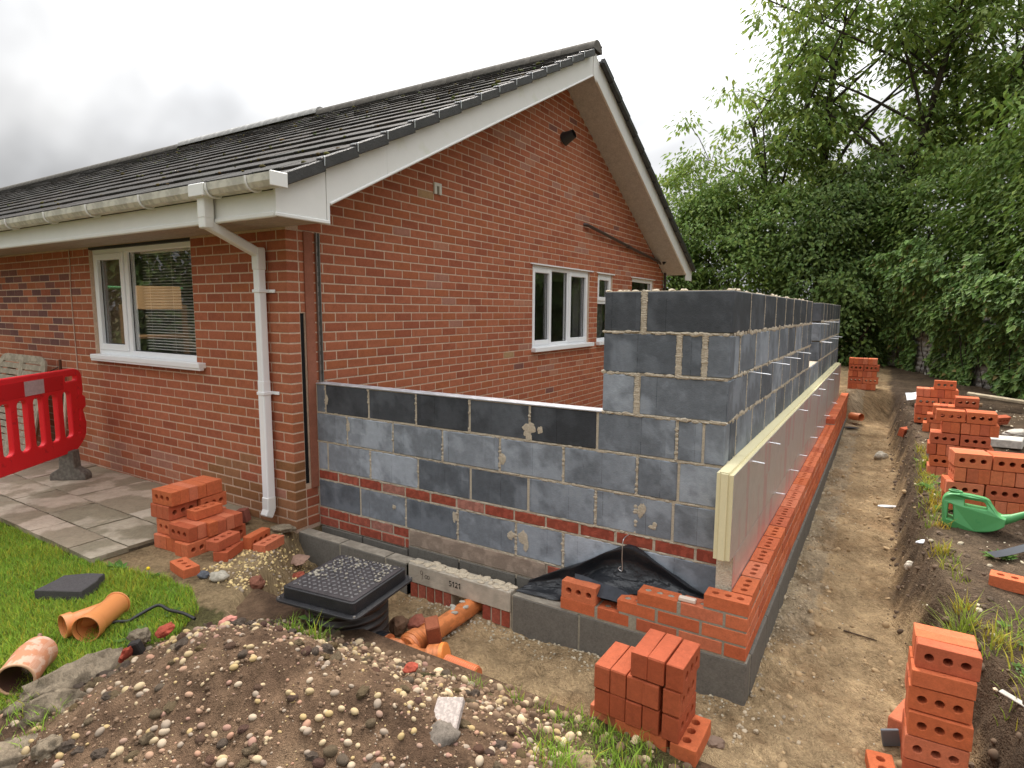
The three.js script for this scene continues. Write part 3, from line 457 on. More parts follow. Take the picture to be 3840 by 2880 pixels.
  for (const y of [1.785, 1.56, 1.335]) for (let x = 2.39; x < 3.05; x += 0.02 + S() * 0.04) dab(x, y + (S() - 0.5) * 0.008, ZW - 0.001, 0.012 + S() * 0.02, 0.005 + S() * 0.007, 0.004 + S() * 0.005);
  for (const [x, y0] of [[2.612, 1.785], [2.808, 1.56], [2.94, 1.56], [2.586, 1.335]]) for (let y = y0; y < y0 + 0.22; y += 0.012) dab(x, y, ZW - 0.002, 0.014 + S() * 0.006, 0.012, 0.004 + S() * 0.004);
  for (const [x, y0] of [[0.116, 1.11], [0.566, 1.11], [1.016, 1.11], [1.464, 1.11], [1.915, 1.11], [0.341, 0.885], [0.799, 0.885], [1.243, 0.885], [1.699, 0.885], [2.148, 0.885], [2.601, 0.885], [0.573, 0.66], [1.027, 0.66], [2.358, 0.66], [0.91, 0.36], [1.365, 0.36], [1.822, 0.36], [2.153, 0.36], [2.6, 0.66], [2.813, 1.11]]) for (let y = y0 + 0.01; y < y0 + 0.215; y += 0.012 + S() * 0.02) if (S() < 0.7) dab(x + (S() - 0.5) * 0.006, y, ZW - 0.002, 0.006 + S() * 0.007, 0.01, 0.003 + S() * 0.003);
  for (const y of [1.785, 1.56, 1.335, 1.11]) for (let u = 0.3; u < 7.9; u += 0.03 + S() * 0.06) { if (y > 1.2 && u > 3.95 && u < 4.92) continue; dab(XW - 0.001, y + (S() - 0.5) * 0.012, -u, 0.003 + S() * 0.004, 0.006 + S() * 0.012, 0.014 + S() * 0.03); }
  for (const [y0, off] of [[1.785, 0.247], [1.56, 0.461], [1.335, 0.247], [1.11, 0.461]]) for (let u = off; u < 7.9; u += 0.45) { if (u < 0.3 || (y0 > 1.2 && u > 3.9 && u < 5)) continue; for (let y = y0 + 0.01; y < y0 + 0.215; y += 0.011 + S() * 0.012) dab(XW - 0.0005, y, -u + (S() - 0.5) * 0.004, 0.002 + S() * 0.002, 0.011, 0.005 + S() * 0.006); }
  for (let u = 0.3; u < 3.9; u += 0.08) if (S() < 0.5) dab(XW - 0.05 + (S() - 0.5) * 0.06, 2.008, -u, 0.015, 0.006 + S() * 0.01, 0.02);
  for (let x = 2.4; x < 3.05; x += 0.05) if (S() < 0.6) dab(x, 2.008, ZW - 0.05 + (S() - 0.5) * 0.06, 0.02, 0.004 + S() * 0.007, 0.015);
  // thrown splashes of mortar
  for (const [x, y, sx, sy] of [[1.92, 1.19, 0.055, 0.05], [2.0, 1.185, 0.03, 0.03], [1.90, 1.15, 0.03, 0.04], [0.35, 1.04, 0.018, 0.06], [0.12, 1.22, 0.02, 0.05], [1.72, 0.97, 0.03, 0.05], [1.335, 0.53, 0.02, 0.05], [1.79, 0.49, 0.05, 0.04], [1.88, 0.50, 0.04, 0.06], [1.90, 0.44, 0.03, 0.05], [2.63, 0.80, 0.03, 0.07], [0.80, 0.50, 0.02, 0.03], [2.70, 0.73, 0.03, 0.02]]) for (let k = 0; k < 3; k++) dab(x + (S() - 0.5) * 0.03, y + (S() - 0.5) * 0.03, ZW + 0.0005, sx * (0.35 + S() * 0.4), sy * (0.35 + S() * 0.4), 0.0028);
  tag(put(join(smear), M.grout, 'mortar_smear', bw), 'squeezed and splashed sandy mortar', null, null, 'stuff');
  // damp-proof strip laid along the short wall's top
  put(bx(0.02, 2.39, 1.332, 1.340, ZW - BT + 0.004, ZW + 0.006, 0.002), std(lin(0.50, 0.50, 0.53), 0.45, { map: rep(tBlot, 0.3) }), 'top_bed', bw);
  // wall ties
  const tie = (y, z, len = 0.13, droop = 0, x = XW) => { const g = join([rod([0, 0, -0.006], [len, -droop, -0.006], 0.0022, 0.0022, 5), rod([0, 0, 0.006], [len, -droop, 0.006], 0.0022, 0.0022, 5), rod([len, -droop, -0.007], [len, -droop, 0.007], 0.0022, 0.0022, 5)]); put(g, M.tie, 'wall_tie', bw, [x - 0.01, y, z]); };
  for (const z of [-0.75, -1.52, -2.12, -2.83, -4.97, -5.1, -6.2, -6.9]) tie(1.558, z, 0.125, 0.01);
  for (const z of [-3.9, -5.25]) tie(1.786, z, 0.17, 0.005);
  for (const z of [-0.515, -1.08, -2.58, -3.65, -4.2, -5.3, -6.1]) tie(1.10, z, 0.155, 0.012);
  for (const z of [-1.49, -2.21, -2.8, -3.69, -4.35, -5.2, -6.4]) tie(0.665, z, 0.15, 0.004);
  // hooked wire tie hanging over the membrane
  put(tube([[2.568, 0.657, ZW - 0.01], [2.568, 0.655, -0.13], [2.567, 0.64, -0.122], [2.566, 0.55, -0.12], [2.566, 0.475, -0.12], [2.545, 0.487, -0.12], [2.562, 0.502, -0.12]], 0.0026, 40, 5), M.tie, 'hooked_tie', bw);
}

// ------------------------------------------------------------------ insulation boards against the long wall
const foam = std(lin(0.80, 0.725, 0.46), 0.85, { map: rep(tSoft, 0.25) }), foam2 = std(lin(0.74, 0.68, 0.52), 0.9, { map: rep(tGrain, 0.25), bumpMap: rep(tMidBump, 0.12), bumpScale: 0.006 });
{
  const nb = tileNoise(301, 4, 5, 0.55), ns = tileNoise(302, 32, 3, 0.6);
  const t = tex(i => { const y = Math.floor(i / TEX), x = i % TEX, j = (Math.floor(y / 6) % TEX) * TEX + x; const red = sstep(0.60, 0.76, nb[j]) * 0.5, v = 0.86 + 0.1 * ns[i] + 0.08 * (nMid[i] - 0.5); return [v, v * (1 - 0.42 * red), v * (1 - 0.36 * red)]; });
  const foil = std(lin(0.80, 0.79, 0.79), 0.42, { metalness: 0.85, map: rep(t, 0.9), bumpMap: rep(tMidBump, 1.2), bumpScale: 0.002 });
  const X0 = XW + 0.003, X1 = 3.146;
  const board = (u0, u1, y0, y1, label, mat = foam, tongue = true) => {
    const b = thing('insulation_board', label, 'insulation', [0, 0, 0], 0, null);
    const s = new THREE.Shape(); s.moveTo(X0, y0); s.lineTo(X1 - 0.002, y0); s.lineTo(X1 - 0.002, y1 - (tongue ? 0.010 : 0)); if (tongue) { s.lineTo(X1 - 0.022, y1 - 0.012); s.lineTo(X1 - 0.024, y1); } s.lineTo(X0 + 0.014, y1); s.lineTo(X0 + 0.012, y1 - 0.006); s.lineTo(X0, y1 - 0.006);
    const g = new THREE.ExtrudeGeometry(s, { depth: u1 - u0 - 0.003, bevelEnabled: false }); put(T(muv(norm(g)), 0, 0, -u1), mat, 'foam_core', b);
    if (u0 < 0.1) put(bx(X0 + 0.022, X1 - 0.026, y0 + 0.0, y1 - 0.004, -u0 + 0.0, -u0 + 0.010, 0.002), mat, 'end_tongue', b);
    put(bx(X1 - 0.0015, X1 + 0.0005, y0 + 0.001, y1 - (tongue ? 0.011 : 0.001), -u1 + 0.003, -u0 - 0.001, 0.0003), foil, 'foil_facing', b);
    return b;
  };
  const us = [0.045, 0.447, 1.117, 2.169, 3.36, 4.56, 5.76, 6.96, 7.64];
  const nm = ['shortest upper foil board at the outer brick corner', 'second upper foil board from the brick corner', 'third upper foil board from the brick corner', 'fourth upper foil board from the brick corner', 'fifth upper foil board from the brick corner', 'sixth upper foil board from the brick corner', 'seventh upper foil board from the brick corner', 'last upper foil board at the far end of the wall'];
  for (let i = 0; i < 8; i++) board(us[i], us[i + 1], 0.69, 1.130, nm[i]);
  const lo = [0.125, 1.22, 2.42, 3.62, 4.70, 5.9, 7.1, 7.6], ln = ['lower foam board with a torn pale end at the corner', 'second lower foil board behind the perforated bricks', 'third lower foil board behind the perforated bricks', 'fourth lower foil board behind the perforated bricks', 'fifth lower foil board behind the perforated bricks', 'sixth lower foil board behind the perforated bricks', 'seventh lower foil board behind the perforated bricks'];
  for (let i = 0; i < 7; i++) board(lo[i], lo[i + 1], 0.24, 0.688, ln[i], i ? foam : foam2, false);
}

// ------------------------------------------------------------------ footing blocks, lintel and soldier bricks
const fwt = thing('footing_wall', 'dark concrete footing blocks with a lintel over the drain', 'footing');
{
  const R = rng(61), f = (x0, x1, y0, y1, z0, z1, c = 0.005) => { put(bx(x0, x1, y0, y1, z0, z1, c), M.foot, 'footing_block', fwt); };
  for (const [a, b] of [[0.018, 0.459], [0.469, 0.905], [0.915, 1.100], [1.932, 2.363], [2.373, 2.815], [2.825, 3.256]]) { f(a, b, -0.06, 0.216, -0.100, 0.0); put(bx(a + 0.002, b - 0.002, 0.2155, 0.2195, -0.098, -0.003, 0.001), M.footTop, 'mortar_bed', fwt); }
  for (let u = 0.108; u < 8.3; u += 0.45) f(3.152, 3.262, -0.06, 0.218, -Math.min(u + 0.44, 8.35), -u);
  for (let x = 0.03; x < 3.05; x += 0.45) f(x, Math.min(x + 0.44, 3.06), -0.06, x > 0.8 && x < 2.1 ? 0.235 : 0.205, ZW - BT, ZW + 0.004);
  put(join([bx(0.022, 1.10, -0.05, 0.213, -0.096, -0.004, 0.001), bx(1.925, 3.25, -0.05, 0.213, -0.096, -0.004, 0.001), bx(3.158, 3.256, -0.05, 0.213, -8.34, -0.101, 0.001)]), M.ngrout, 'joint_mortar', fwt);
  // lintel with its stencilled number
  const l = part('lintel', fwt); l.userData.label = 'pale concrete lintel marked 5121';
  const lg = cbox(0.800, 0.130, 0.10, 0.006); put(T(lg, 1.518, 0.168, -0.046), M.conc, 'beam', l);
  const rough = []; for (let i = 0; i < 70; i++) { const g = lump(i, 0.012 + R() * 0.022, 0.004 + R() * 0.008, 0.010 + R() * 0.016, 0.4, 2, 1); rough.push(T(g, 1.14 + R() * 0.76, 0.2345, -0.085 + R() * 0.075)); }
  put(join(rough), std(lin(0.66, 0.56, 0.42), 0.95, { map: rep(tGrain, 0.2) }), 'rough_top', l).userData.kind = 'stuff';
  const cv = document.createElement('canvas'); cv.width = 1024; cv.height = 166; const q = cv.getContext('2d'); q.clearRect(0, 0, 1024, 166); q.fillStyle = '#1a1614'; q.font = 'bold 66px sans-serif'; q.save(); q.translate(438, 96); q.scale(0.86, 1); q.fillText('5121', 0, 0); q.restore();
  q.clearRect(430, 66, 150, 4); // stencil bridge
  q.strokeStyle = '#5b5148'; q.lineWidth = 4; q.lineCap = 'round'; q.beginPath(); q.ellipse(147, 52, 12, 16, 0.2, 0, 6.3); q.moveTo(160, 46); q.quadraticCurveTo(156, 80, 152, 112); q.stroke(); q.beginPath(); q.ellipse(196, 78, 12, 15, 0.3, 0, 6.3); q.stroke(); q.beginPath(); q.ellipse(222, 80, 12, 15, 0.2, 0, 6.3); q.stroke();
  const ct = new THREE.CanvasTexture(cv); ct.colorSpace = THREE.SRGBColorSpace; const pg = new THREE.PlaneGeometry(0.79, 0.128);
  put(pg, new THREE.MeshStandardMaterial({ map: ct, transparent: true, roughness: 0.9 }), 'lettering', l, [1.518, 0.168, 0.0062]);
  // bricks on end below it, each side of the drain
  const gb = cbox(0.058, 0.098, 0.09, 0.003);
  for (let i = 0; i < 5; i++) put(gb, redMats[[0, 1, 0, 3, 1][i]], 'brick', fwt, [1.160 + i * 0.0695, 0.050, -0.048]);
  for (let i = 0; i < 3; i++) put(gb, redMats[[3, 1, 0][i]], 'brick', fwt, [1.742 + i * 0.0695, 0.050, -0.048]);
  put(join([bx(1.128, 1.472, -0.02, 0.1, -0.09, -0.010, 0.001), bx(1.712, 1.918, -0.02, 0.1, -0.09, -0.010, 0.001)]), M.grout, 'soldier_mortar', fwt);
}

// ------------------------------------------------------------------ facing bricks: shapes and materials
const OC = [[0.72, 0.195, 0.080], [0.66, 0.172, 0.072], [0.76, 0.225, 0.100], [0.69, 0.185, 0.072], [0.60, 0.160, 0.076], [0.74, 0.235, 0.120], [0.56, 0.140, 0.062]].map(a => lin(...a));
const facing = OC.map(c => std(c, 0.80, { map: rep(tBrick, 0.27), bumpMap: rep(tBump, 0.07), bumpScale: 0.0028 }));
const shadedFacing = [lin(0.48, 0.112, 0.048), lin(0.52, 0.13, 0.056)].map(c => std(c, 0.62, { map: rep(tBrick, 0.27), bumpMap: rep(tBump, 0.07), bumpScale: 0.0028 }));  // darker copies of the facing colours, with the front faces' shade painted in
function holed(seed, len = 0.211, wid = 0.0985, holes = 3) {
  const R = rng(seed), s = new THREE.Shape(), X = len / 2 - 0.002, Z = wid / 2 - 0.002, j = () => (R() - 0.5) * 0.003;
  const cn = [[-1, -1], [1, -1], [1, 1], [-1, 1]]; cn.forEach(([a, b], i) => { const c1 = 0.0015 + (R() < 0.3 ? 0.005 * R() : 0.001), p = i % 2 ? [[a * X, b * Z - b * c1 * 0], [a * X, b * (Z - c1)]] : [[a * X, b * (Z - c1)], [a * (X - c1), b * Z]]; const q1 = i % 2 ? [a * (X - c1) + j(), b * Z + j()] : [a * X + j(), b * (Z - c1) + j()], q2 = i % 2 ? [a * X + j(), b * (Z - c1) + j()] : [a * (X - c1) + j(), b * Z + j()]; i ? s.lineTo(...q1) : s.moveTo(...q1); s.lineTo(...q2); if (i % 2 === 0) s.lineTo(j() * 5, b * Z + j() * 0.6); }); s.closePath();
  for (let i = 0; i < holes; i++) { const h = new THREE.Path(), cx = (i - (holes - 1) / 2) * 0.060 + j(), a0 = R(); for (let k = 0; k <= 10; k++) { const a = -(k / 10) * Math.PI * 2 + a0, r = 0.0192 + (k % 10 ? (R() - 0.5) * 0.002 : 0); k ? h.lineTo(cx + Math.cos(a) * r, Math.sin(a) * r) : h.moveTo(cx + Math.cos(a) * r, Math.sin(a) * r); } s.holes.push(h); }
  const g = new THREE.ExtrudeGeometry(s, { depth: 0.061, bevelEnabled: true, bevelSize: 0.002, bevelThickness: 0.002, bevelSegments: 1, curveSegments: 4 }); g.rotateX(Math.PI / 2); g.translate(0, 0.0305, 0); return muv(norm(g), seed * 0.37, seed * 0.21);
}
const HB = [1, 2, 3, 4, 5, 6, 7, 8].map(k => holed(k * 7));
const halfHB = holed(51, 0.102, 0.0985, 1);
const ow = thing('facing_brick_wall', 'low new orange brick outer wall turning the corner', 'wall');
{
  const R = rng(71), solid = [0, 1, 2].map(k => cbox(0.2125, 0.065, 0.1015, 0.003, k * 0.4, k * 0.3)), half = cbox(0.1015, 0.065, 0.1015, 0.003), mm = [];
  const fm = () => facing[Math.floor(R() * 6)];
  const lay = (x, y, z, turn, top, hb) => put(hb ? (top ? halfHB : half) : top ? HB[Math.floor(R() * 8)] : solid[Math.floor(R() * 3)], fm(), 'brick', ow, [x + (R() - 0.5) * 0.002, y + 0.0325, z + (R() - 0.5) * 0.002], [0, turn ? Math.PI / 2 : 0, (R() - 0.5) * 0.006]);
  const Y = [0.228, 0.3025, 0.377, 0.4515], zc = -0.0513;
  // front rows step back towards the corner; corner bricks alternate
  for (const x of [2.356, 2.581, 2.806, 3.031]) lay(x, Y[0], zc, 0, x < 2.7);
  for (const x of [2.6938, 2.9188, 3.1438]) lay(x, Y[1], zc, 0, x < 2.75);
  for (const x of [2.806, 3.031]) lay(x, Y[2], zc, 0, true);
  lay(3.1438, Y[3], zc, 0, true);
  for (let r = 0; r < 4; r++) for (let u = r % 2 ? 0.1125 : 0; u + 0.2125 < 8.3; u += 0.225) lay(3.1988, Y[r], -(u + 0.10625), 1, r === 3);
  for (let u = 5.42; u < 8.2; u += 0.225) lay(3.1985, 0.526, -(u + 0.1065), 1, u < 5.5);
  put(join([bx(2.262, 2.60, 0.219, 0.289, -0.098, -0.0035, 0.001), bx(2.60, 3.246, 0.219, 0.302, -0.098, -0.0035, 0.001), bx(2.60, 2.70, 0.302, 0.363, -0.098, -0.0035, 0.001), bx(2.70, 3.246, 0.302, 0.3765, -0.098, -0.0035, 0.001), bx(2.715, 3.04, 0.3765, 0.438, -0.098, -0.0035, 0.001), bx(3.04, 3.246, 0.3765, 0.451, -0.098, -0.0035, 0.001), bx(3.151, 3.2465, 0.219, 0.451, -8.28, -0.1, 0.001), bx(3.151, 3.2465, 0.5165, 0.5255, -8.2, -5.42, 0.001)]), M.ngrout, 'mortar', ow);
  for (let u = 0.331; u < 8.2; u += 0.225) put(bx(3.155, 3.244, 0.4515, 0.512, -u - 0.0045, -u + 0.0045, 0.001), M.ngrout, 'perpend', ow);
}
// two loose bricks resting on the low front wall
const looseG = 'loose bricks on the low front wall';
function brick(x, yb, z, turn, how, label, group, wetOrShaded = -1, tilt = 0, seed) { // how: 'flat' bed up, 'edge' on the long side; index from zero up picks the painted-shade colours
  const k = Math.abs(Math.floor((x * 37 + z * 91 + yb * 53) * 10)) % 20, m = put(HB[k % 8], wetOrShaded >= 0 ? shadedFacing[wetOrShaded] : facing[k % 7], 'loose_brick');
  m.rotation.order = 'YXZ'; m.position.set(x, yb + (how === 'flat' ? 0.0325 : 0.0492), z); m.rotation.set(how === 'flat' ? tilt : Math.PI / 2 + tilt, turn, 0); return tag(m, label, 'brick', group);
}
brick(2.361, 0.293, -0.036, 0, 'edge', 'orange three-hole brick on edge in front of black membrane');

// ------------------------------------------------------------------ black membrane draped on the footing
{
  const nu = 70, nv = 26, pos = [], idx = [];
  const top = s => [lerp(1.985, 3.035, s), table([[0, 0.262], [0.12, 0.335], [0.30, 0.44], [0.50, 0.565], [0.56, 0.602], [0.60, 0.598], [0.75, 0.52], [0.9, 0.44], [1, 0.40]], s), lerp(-0.16, -0.205, sstep(0, 0.3, s))];
  const bot = s => [lerp(1.93, 3.03, s), table([[0, 0.226], [0.25, 0.228], [0.33, 0.30], [0.42, 0.395], [0.6, 0.37], [0.75, 0.385], [1, 0.41]], s), table([[0, -0.045], [0.2, -0.055], [0.35, -0.10], [0.6, -0.085], [1, -0.115]], s)];
  for (let j = 0; j <= nv; j++) for (let i = 0; i <= nu; i++) { const s = i / nu, t = j / nv, a = top(s), b = bot(s);
    const roll = Math.exp(-Math.pow((t - 0.12) / 0.1, 2)), sag = Math.sin(Math.PI * clamp((t - 0.1) / 0.9));
    const x = lerp(a[0], b[0], t) + 0.012 * fbm(s * 4, t * 3, 1.1, 3), y = lerp(a[1], b[1], t) + 0.02 * roll - 0.030 * sag * Math.sin(Math.PI * s) + 0.012 * fbm(s * 6, t * 5, 5.1, 3);
    const z = lerp(a[2], b[2], t) + 0.020 * roll - 0.055 * sag * Math.sin(Math.PI * s) + 0.018 * fbm(s * 7 + 3, t * 4, 2.1, 3) + 0.012 * Math.sin(s * 23 + t * 3) * sag;
    pos.push(x, y, Math.max(z, -0.213)); if (i && j) { const k = j * (nu + 1) + i, w = nu + 1; idx.push(k - w - 1, k - 1, k, k - w - 1, k, k - w); } }
  const g = new THREE.BufferGeometry(); g.setAttribute('position', new THREE.BufferAttribute(new Float32Array(pos), 3)); g.setIndex(idx); g.computeVertexNormals();
  const t = thing('damp_membrane', 'glossy black plastic membrane draped behind the corner bricks', 'plastic sheet');
  put(muv(g), std(lin(0.018, 0.020, 0.024), 0.34, { side: THREE.DoubleSide, bumpMap: rep(tMidBump, 0.2), bumpScale: 0.003 }), 'sheet', t);
  // flat dusty strip of damp course lying along the brick tops
  const p2 = [], i2 = []; for (let i = 0; i <= 30; i++) { const s = i / 30, x = lerp(2.30, 2.80, s), y = table([[0, 0.41], [0.4, 0.395], [0.75, 0.36], [1, 0.38]], s) + 0.004 * Math.sin(s * 14); p2.push(x, y, -0.085 - 0.01 * s, x + 0.03, y - 0.055 + 0.04 * s * s, -0.012 - 0.02 * s); if (i) { const k = i * 2; i2.push(k - 2, k - 1, k, k - 1, k + 1, k); } }
  const h = new THREE.BufferGeometry(); h.setAttribute('position', new THREE.BufferAttribute(new Float32Array(p2), 3)); h.setIndex(i2); h.computeVertexNormals();
  put(muv(h), std(lin(0.035, 0.04, 0.052), 0.5, { side: THREE.DoubleSide, map: rep(tBlot, 0.12), bumpMap: rep(tBump, 0.03), bumpScale: 0.002 }), 'damp_course_strip', t);
  const w = tag(put(cbox(0.085, 0.020, 0.030, 0.003), std(lin(0.72, 0.60, 0.50), 0.9), 'timber_offcut'), 'small pale offcut lying on the low front wall bricks', 'offcut'); w.position.set(2.955, 0.454, -0.028); w.rotation.set(0, 0.05, -0.01);
  const fo = tag(put(lump(3, 0.03, 0.008, 0.02, 0.5, 2, 2), M.grout, 'mortar_dropping'), 'mortar dropping on the damp strip beside the offcut', 'mortar'); fo.position.set(2.74, 0.385, -0.06);
}

// ------------------------------------------------------------------ inspection chamber
{
  const c = thing('inspection_chamber', 'black plastic drain chamber with a raised square cover', 'drain chamber', [1.265, 0.085, 0.671], 7.8 * Math.PI / 180);
  const bl = std(lin(0.028, 0.027, 0.03), 0.48, { map: rep(tBlot, 0.4), bumpMap: rep(tBump, 0.1), bumpScale: 0.002 }), lid = std(lin(0.050, 0.040, 0.043), 0.55, { map: rep(tBlot, 0.25), bumpMap: rep(tBump, 0.06), bumpScale: 0.003 });
  const S = 0.4705, rr = (w, r) => { const s = new THREE.Shape(), h = w / 2; s.moveTo(-h + r, -h); s.lineTo(h - r, -h); s.quadraticCurveTo(h, -h, h, -h + r); s.lineTo(h, h - r); s.quadraticCurveTo(h, h, h - r, h); s.lineTo(-h + r, h); s.quadraticCurveTo(-h, h, -h, h - r); s.lineTo(-h, -h + r); s.quadraticCurveTo(-h, -h, -h + r, -h); return s; };
  const slab = (w, r, y0, y1, m, n, bev = 0.003) => { const g = new THREE.ExtrudeGeometry(rr(w - bev * 2, r), { depth: y1 - y0 - bev * 2, bevelEnabled: true, bevelSize: bev, bevelThickness: bev, bevelSegments: 2, curveSegments: 4 }); g.rotateX(-Math.PI / 2); return put(T(muv(norm(g)), 0, y0 + bev, 0), m, n, c); };
  slab(S + 0.075, 0.05, 0.268, 0.280, bl, 'frame_flange', 0.002); slab(S + 0.004, 0.022, 0.28, 0.342, bl, 'frame'); slab(S - 0.022, 0.016, 0.335, 0.347, lid, 'cover', 0.002);
  const st = []; const R = rng(3); for (let i = 0; i < 12; i++) for (let j = 0; j < 12; j++) { const g = cbox(0.020, 0.005, 0.011, 0.0015); st.push(T(g, -0.19 + i * 0.0345, 0.3485, -0.19 + j * 0.0345, 0, (i + j) % 2 ? 0.78 : -0.78, 0)); }
  tag(put(join(st), std(lin(0.14, 0.135, 0.135), 0.45), 'tread_studs', c), 'raised anti-slip studs', null, null, 'stuff');
  for (const [x, z] of [[-1, -1], [1, -1], [1, 1], [-1, 1]]) put(rod([x * 0.25, 0.278, z * 0.25], [x * 0.25, 0.287, z * 0.25], 0.009, 0.007, 8), M.steel, 'bolt', c);
  const prof = []; for (let i = 0; i <= 48; i++) { const y = -0.15 + i / 48 * 0.42; prof.push(new THREE.Vector2(0.216 + 0.010 * (Math.sin(y * 2 * Math.PI / 0.052) > 0 ? 1 : -1) * 0.9, y)); }
  put(new THREE.LatheGeometry(prof, 44), std(lin(0.045, 0.034, 0.030), 0.45, { map: rep(tBlot, 0.5), side: THREE.DoubleSide }), 'riser', c);
  put(join([rod([0.15, 0.02, 0.02], [0.285, 0.02, 0.03], 0.062, 0.062, 22), rod([0.235, 0.02, 0.027], [0.262, 0.02, 0.029], 0.070, 0.070, 22)]), std(lin(0.020, 0.022, 0.026), 0.3), 'inlet_socket', c);
  put(rod([0.284, 0.02, 0.030], [0.292, 0.02, 0.0305], 0.064, 0.064, 22), std(lin(0.50, 0.16, 0.06), 0.5), 'socket_seal', c);
  const gr = []; for (let i = 0; i < 110; i++) { const back = R() < 0.85; const x = -0.21 + R() * 0.42, z = back ? -0.21 + Math.pow(R(), 1.8) * 0.2 : -0.2 + R() * 0.4; const q = 0.002 + R() * 0.005; gr.push(T(lump(i * 3.1, q * 1.4, q * 0.8, q, 0.3, 2, 1), x, 0.351, z, 0, R() * 6, 0)); }
  for (let i = 0; i < 26; i++) { const q = 0.003 + R() * 0.007; gr.push(T(lump(i * 2.1, q * 1.4, q * 0.8, q, 0.3, 2, 1), -0.20 + R() * 0.10, 0.351, -0.10 + R() * 0.20, 0, R() * 6, 0)); }
  tag(put(join(gr), std(lin(0.40, 0.36, 0.29), 0.9, { map: rep(tGrain, 0.05) }), 'cover_grit'), 'pale grit scattered on the black drain cover', 'grit', null, 'stuff');
  const grit = scene.children[scene.children.length - 1]; grit.position.copy(c.position); grit.rotation.y = c.rotation.y;
}

// ------------------------------------------------------------------ orange drain pipes in the trench
const orange = std(lin(0.72, 0.235, 0.075), 0.42, { map: rep(tBlot, 0.5) }), orange2 = std(lin(0.64, 0.235, 0.085), 0.4);
{
  const t = thing('drain_pipe', 'orange underground drain pipe running out below the lintel', 'pipe');
  put(rod([1.618, 0.050, -0.16], [1.624, 0.064, 0.38], 0.056, 0.056, 30), orange, 'pipe', t);
  put(join([rod([1.623, 0.064, 0.36], [1.626, 0.068, 0.485], 0.065, 0.065, 30), rod([1.6235, 0.065, 0.385], [1.624, 0.0655, 0.41], 0.071, 0.071, 30)]), orange, 'socket', t);
  const s = [[1.60, 0.108, 0.05], [1.65, 0.104, 0.09], [1.61, 0.112, 0.16], [1.59, 0.110, 0.13], [1.645, 0.112, 0.19]]; put(join(s.map((p, i) => T(lump(i, 0.022, 0.008, 0.014, 0.4, 2, 2), ...p, 0, i, 0.1))), std(lin(0.42, 0.39, 0.33), 0.95), 'mortar_crumbs', t).userData.kind = 'stuff';
  const j = thing('pipe_junction', 'orange drain junction with round blank caps at the trench edge', 'pipe fitting');
  put(join([rod([1.626, 0.070, 0.47], [1.628, 0.078, 0.60], 0.062, 0.062, 26), rod([1.626, 0.076, 0.50], [1.628, 0.080, 0.565], 0.075, 0.075, 28), rod([1.627, 0.078, 0.565], [1.628, 0.080, 0.585], 0.075, 0.062, 28)]), orange, 'body', j);
  put(tube([[1.64, 0.075, 0.57], [1.70, 0.072, 0.61], [1.76, 0.080, 0.615], [1.82, 0.098, 0.595]], 0.046, 20, 22), orange, 'branch', j);
  put(rod([1.795, 0.090, 0.602], [1.862, 0.104, 0.578], 0.062, 0.062, 28), orange, 'branch_socket', j);
  put(join([rod([1.860, 0.104, 0.5785], [1.880, 0.108, 0.571], 0.068, 0.068, 28), rod([1.880, 0.108, 0.571], [1.884, 0.109, 0.5695], 0.068, 0.060, 28)]), std(lin(0.88, 0.28, 0.06), 0.4), 'end_cap', j);
  put(tube([[1.61, 0.085, 0.58], [1.575, 0.10, 0.62], [1.54, 0.115, 0.65], [1.50, 0.13, 0.675]], 0.032, 18, 18), orange, 'side_arm', j);
  const fl = []; for (let i = 0; i < 16; i++) { const a = i / 16; fl.push(T(new THREE.TorusGeometry(0.036, 0.007, 8, 20), lerp(1.94, 2.14, a), 0.125 + 0.01 * a, lerp(0.64, 0.655, a), 0, Math.PI / 2 + 0.05, 0)); } fl.push(rod([1.94, 0.125, 0.64], [2.14, 0.135, 0.655], 0.036, 0.036, 16));
  tag(put(join(fl), std(lin(0.62, 0.17, 0.06), 0.5), 'ribbed_duct'), 'ribbed orange duct half buried along the grassy trench edge', 'duct');
  // bricks and broken brick beside the pipe
  const b1 = tag(put(cbox(0.100, 0.212, 0.075, 0.006), std(lin(0.36, 0.12, 0.06), 0.85, brickMap), 'upright_brick'), 'dirty brown brick stood on end against the drain pipe', 'brick'); b1.position.set(1.745, 0.135, 0.50); b1.rotation.set(0.22, -0.8, -0.06);
  const b2 = tag(put(lump(8.3, 0.06, 0.045, 0.05, 0.35, 1.4, 3, true), std(lin(0.42, 0.15, 0.10), 0.9, brickMap), 'brick_fragment'), 'broken red brick with a pink snapped top between chamber and pipe', 'brick fragment'); b2.position.set(1.495, 0.07, 0.34); b2.rotation.set(0.1, 0.6, 0);
  const b3 = tag(put(lump(2.3, 0.05, 0.06, 0.05, 0.4, 1.4, 3, true), std(lin(0.26, 0.16, 0.10), 0.95, brickMap), 'brick_fragment'), 'muddy broken brick right beside the chamber socket', 'brick fragment'); b3.position.set(1.395, 0.055, 0.40);
}

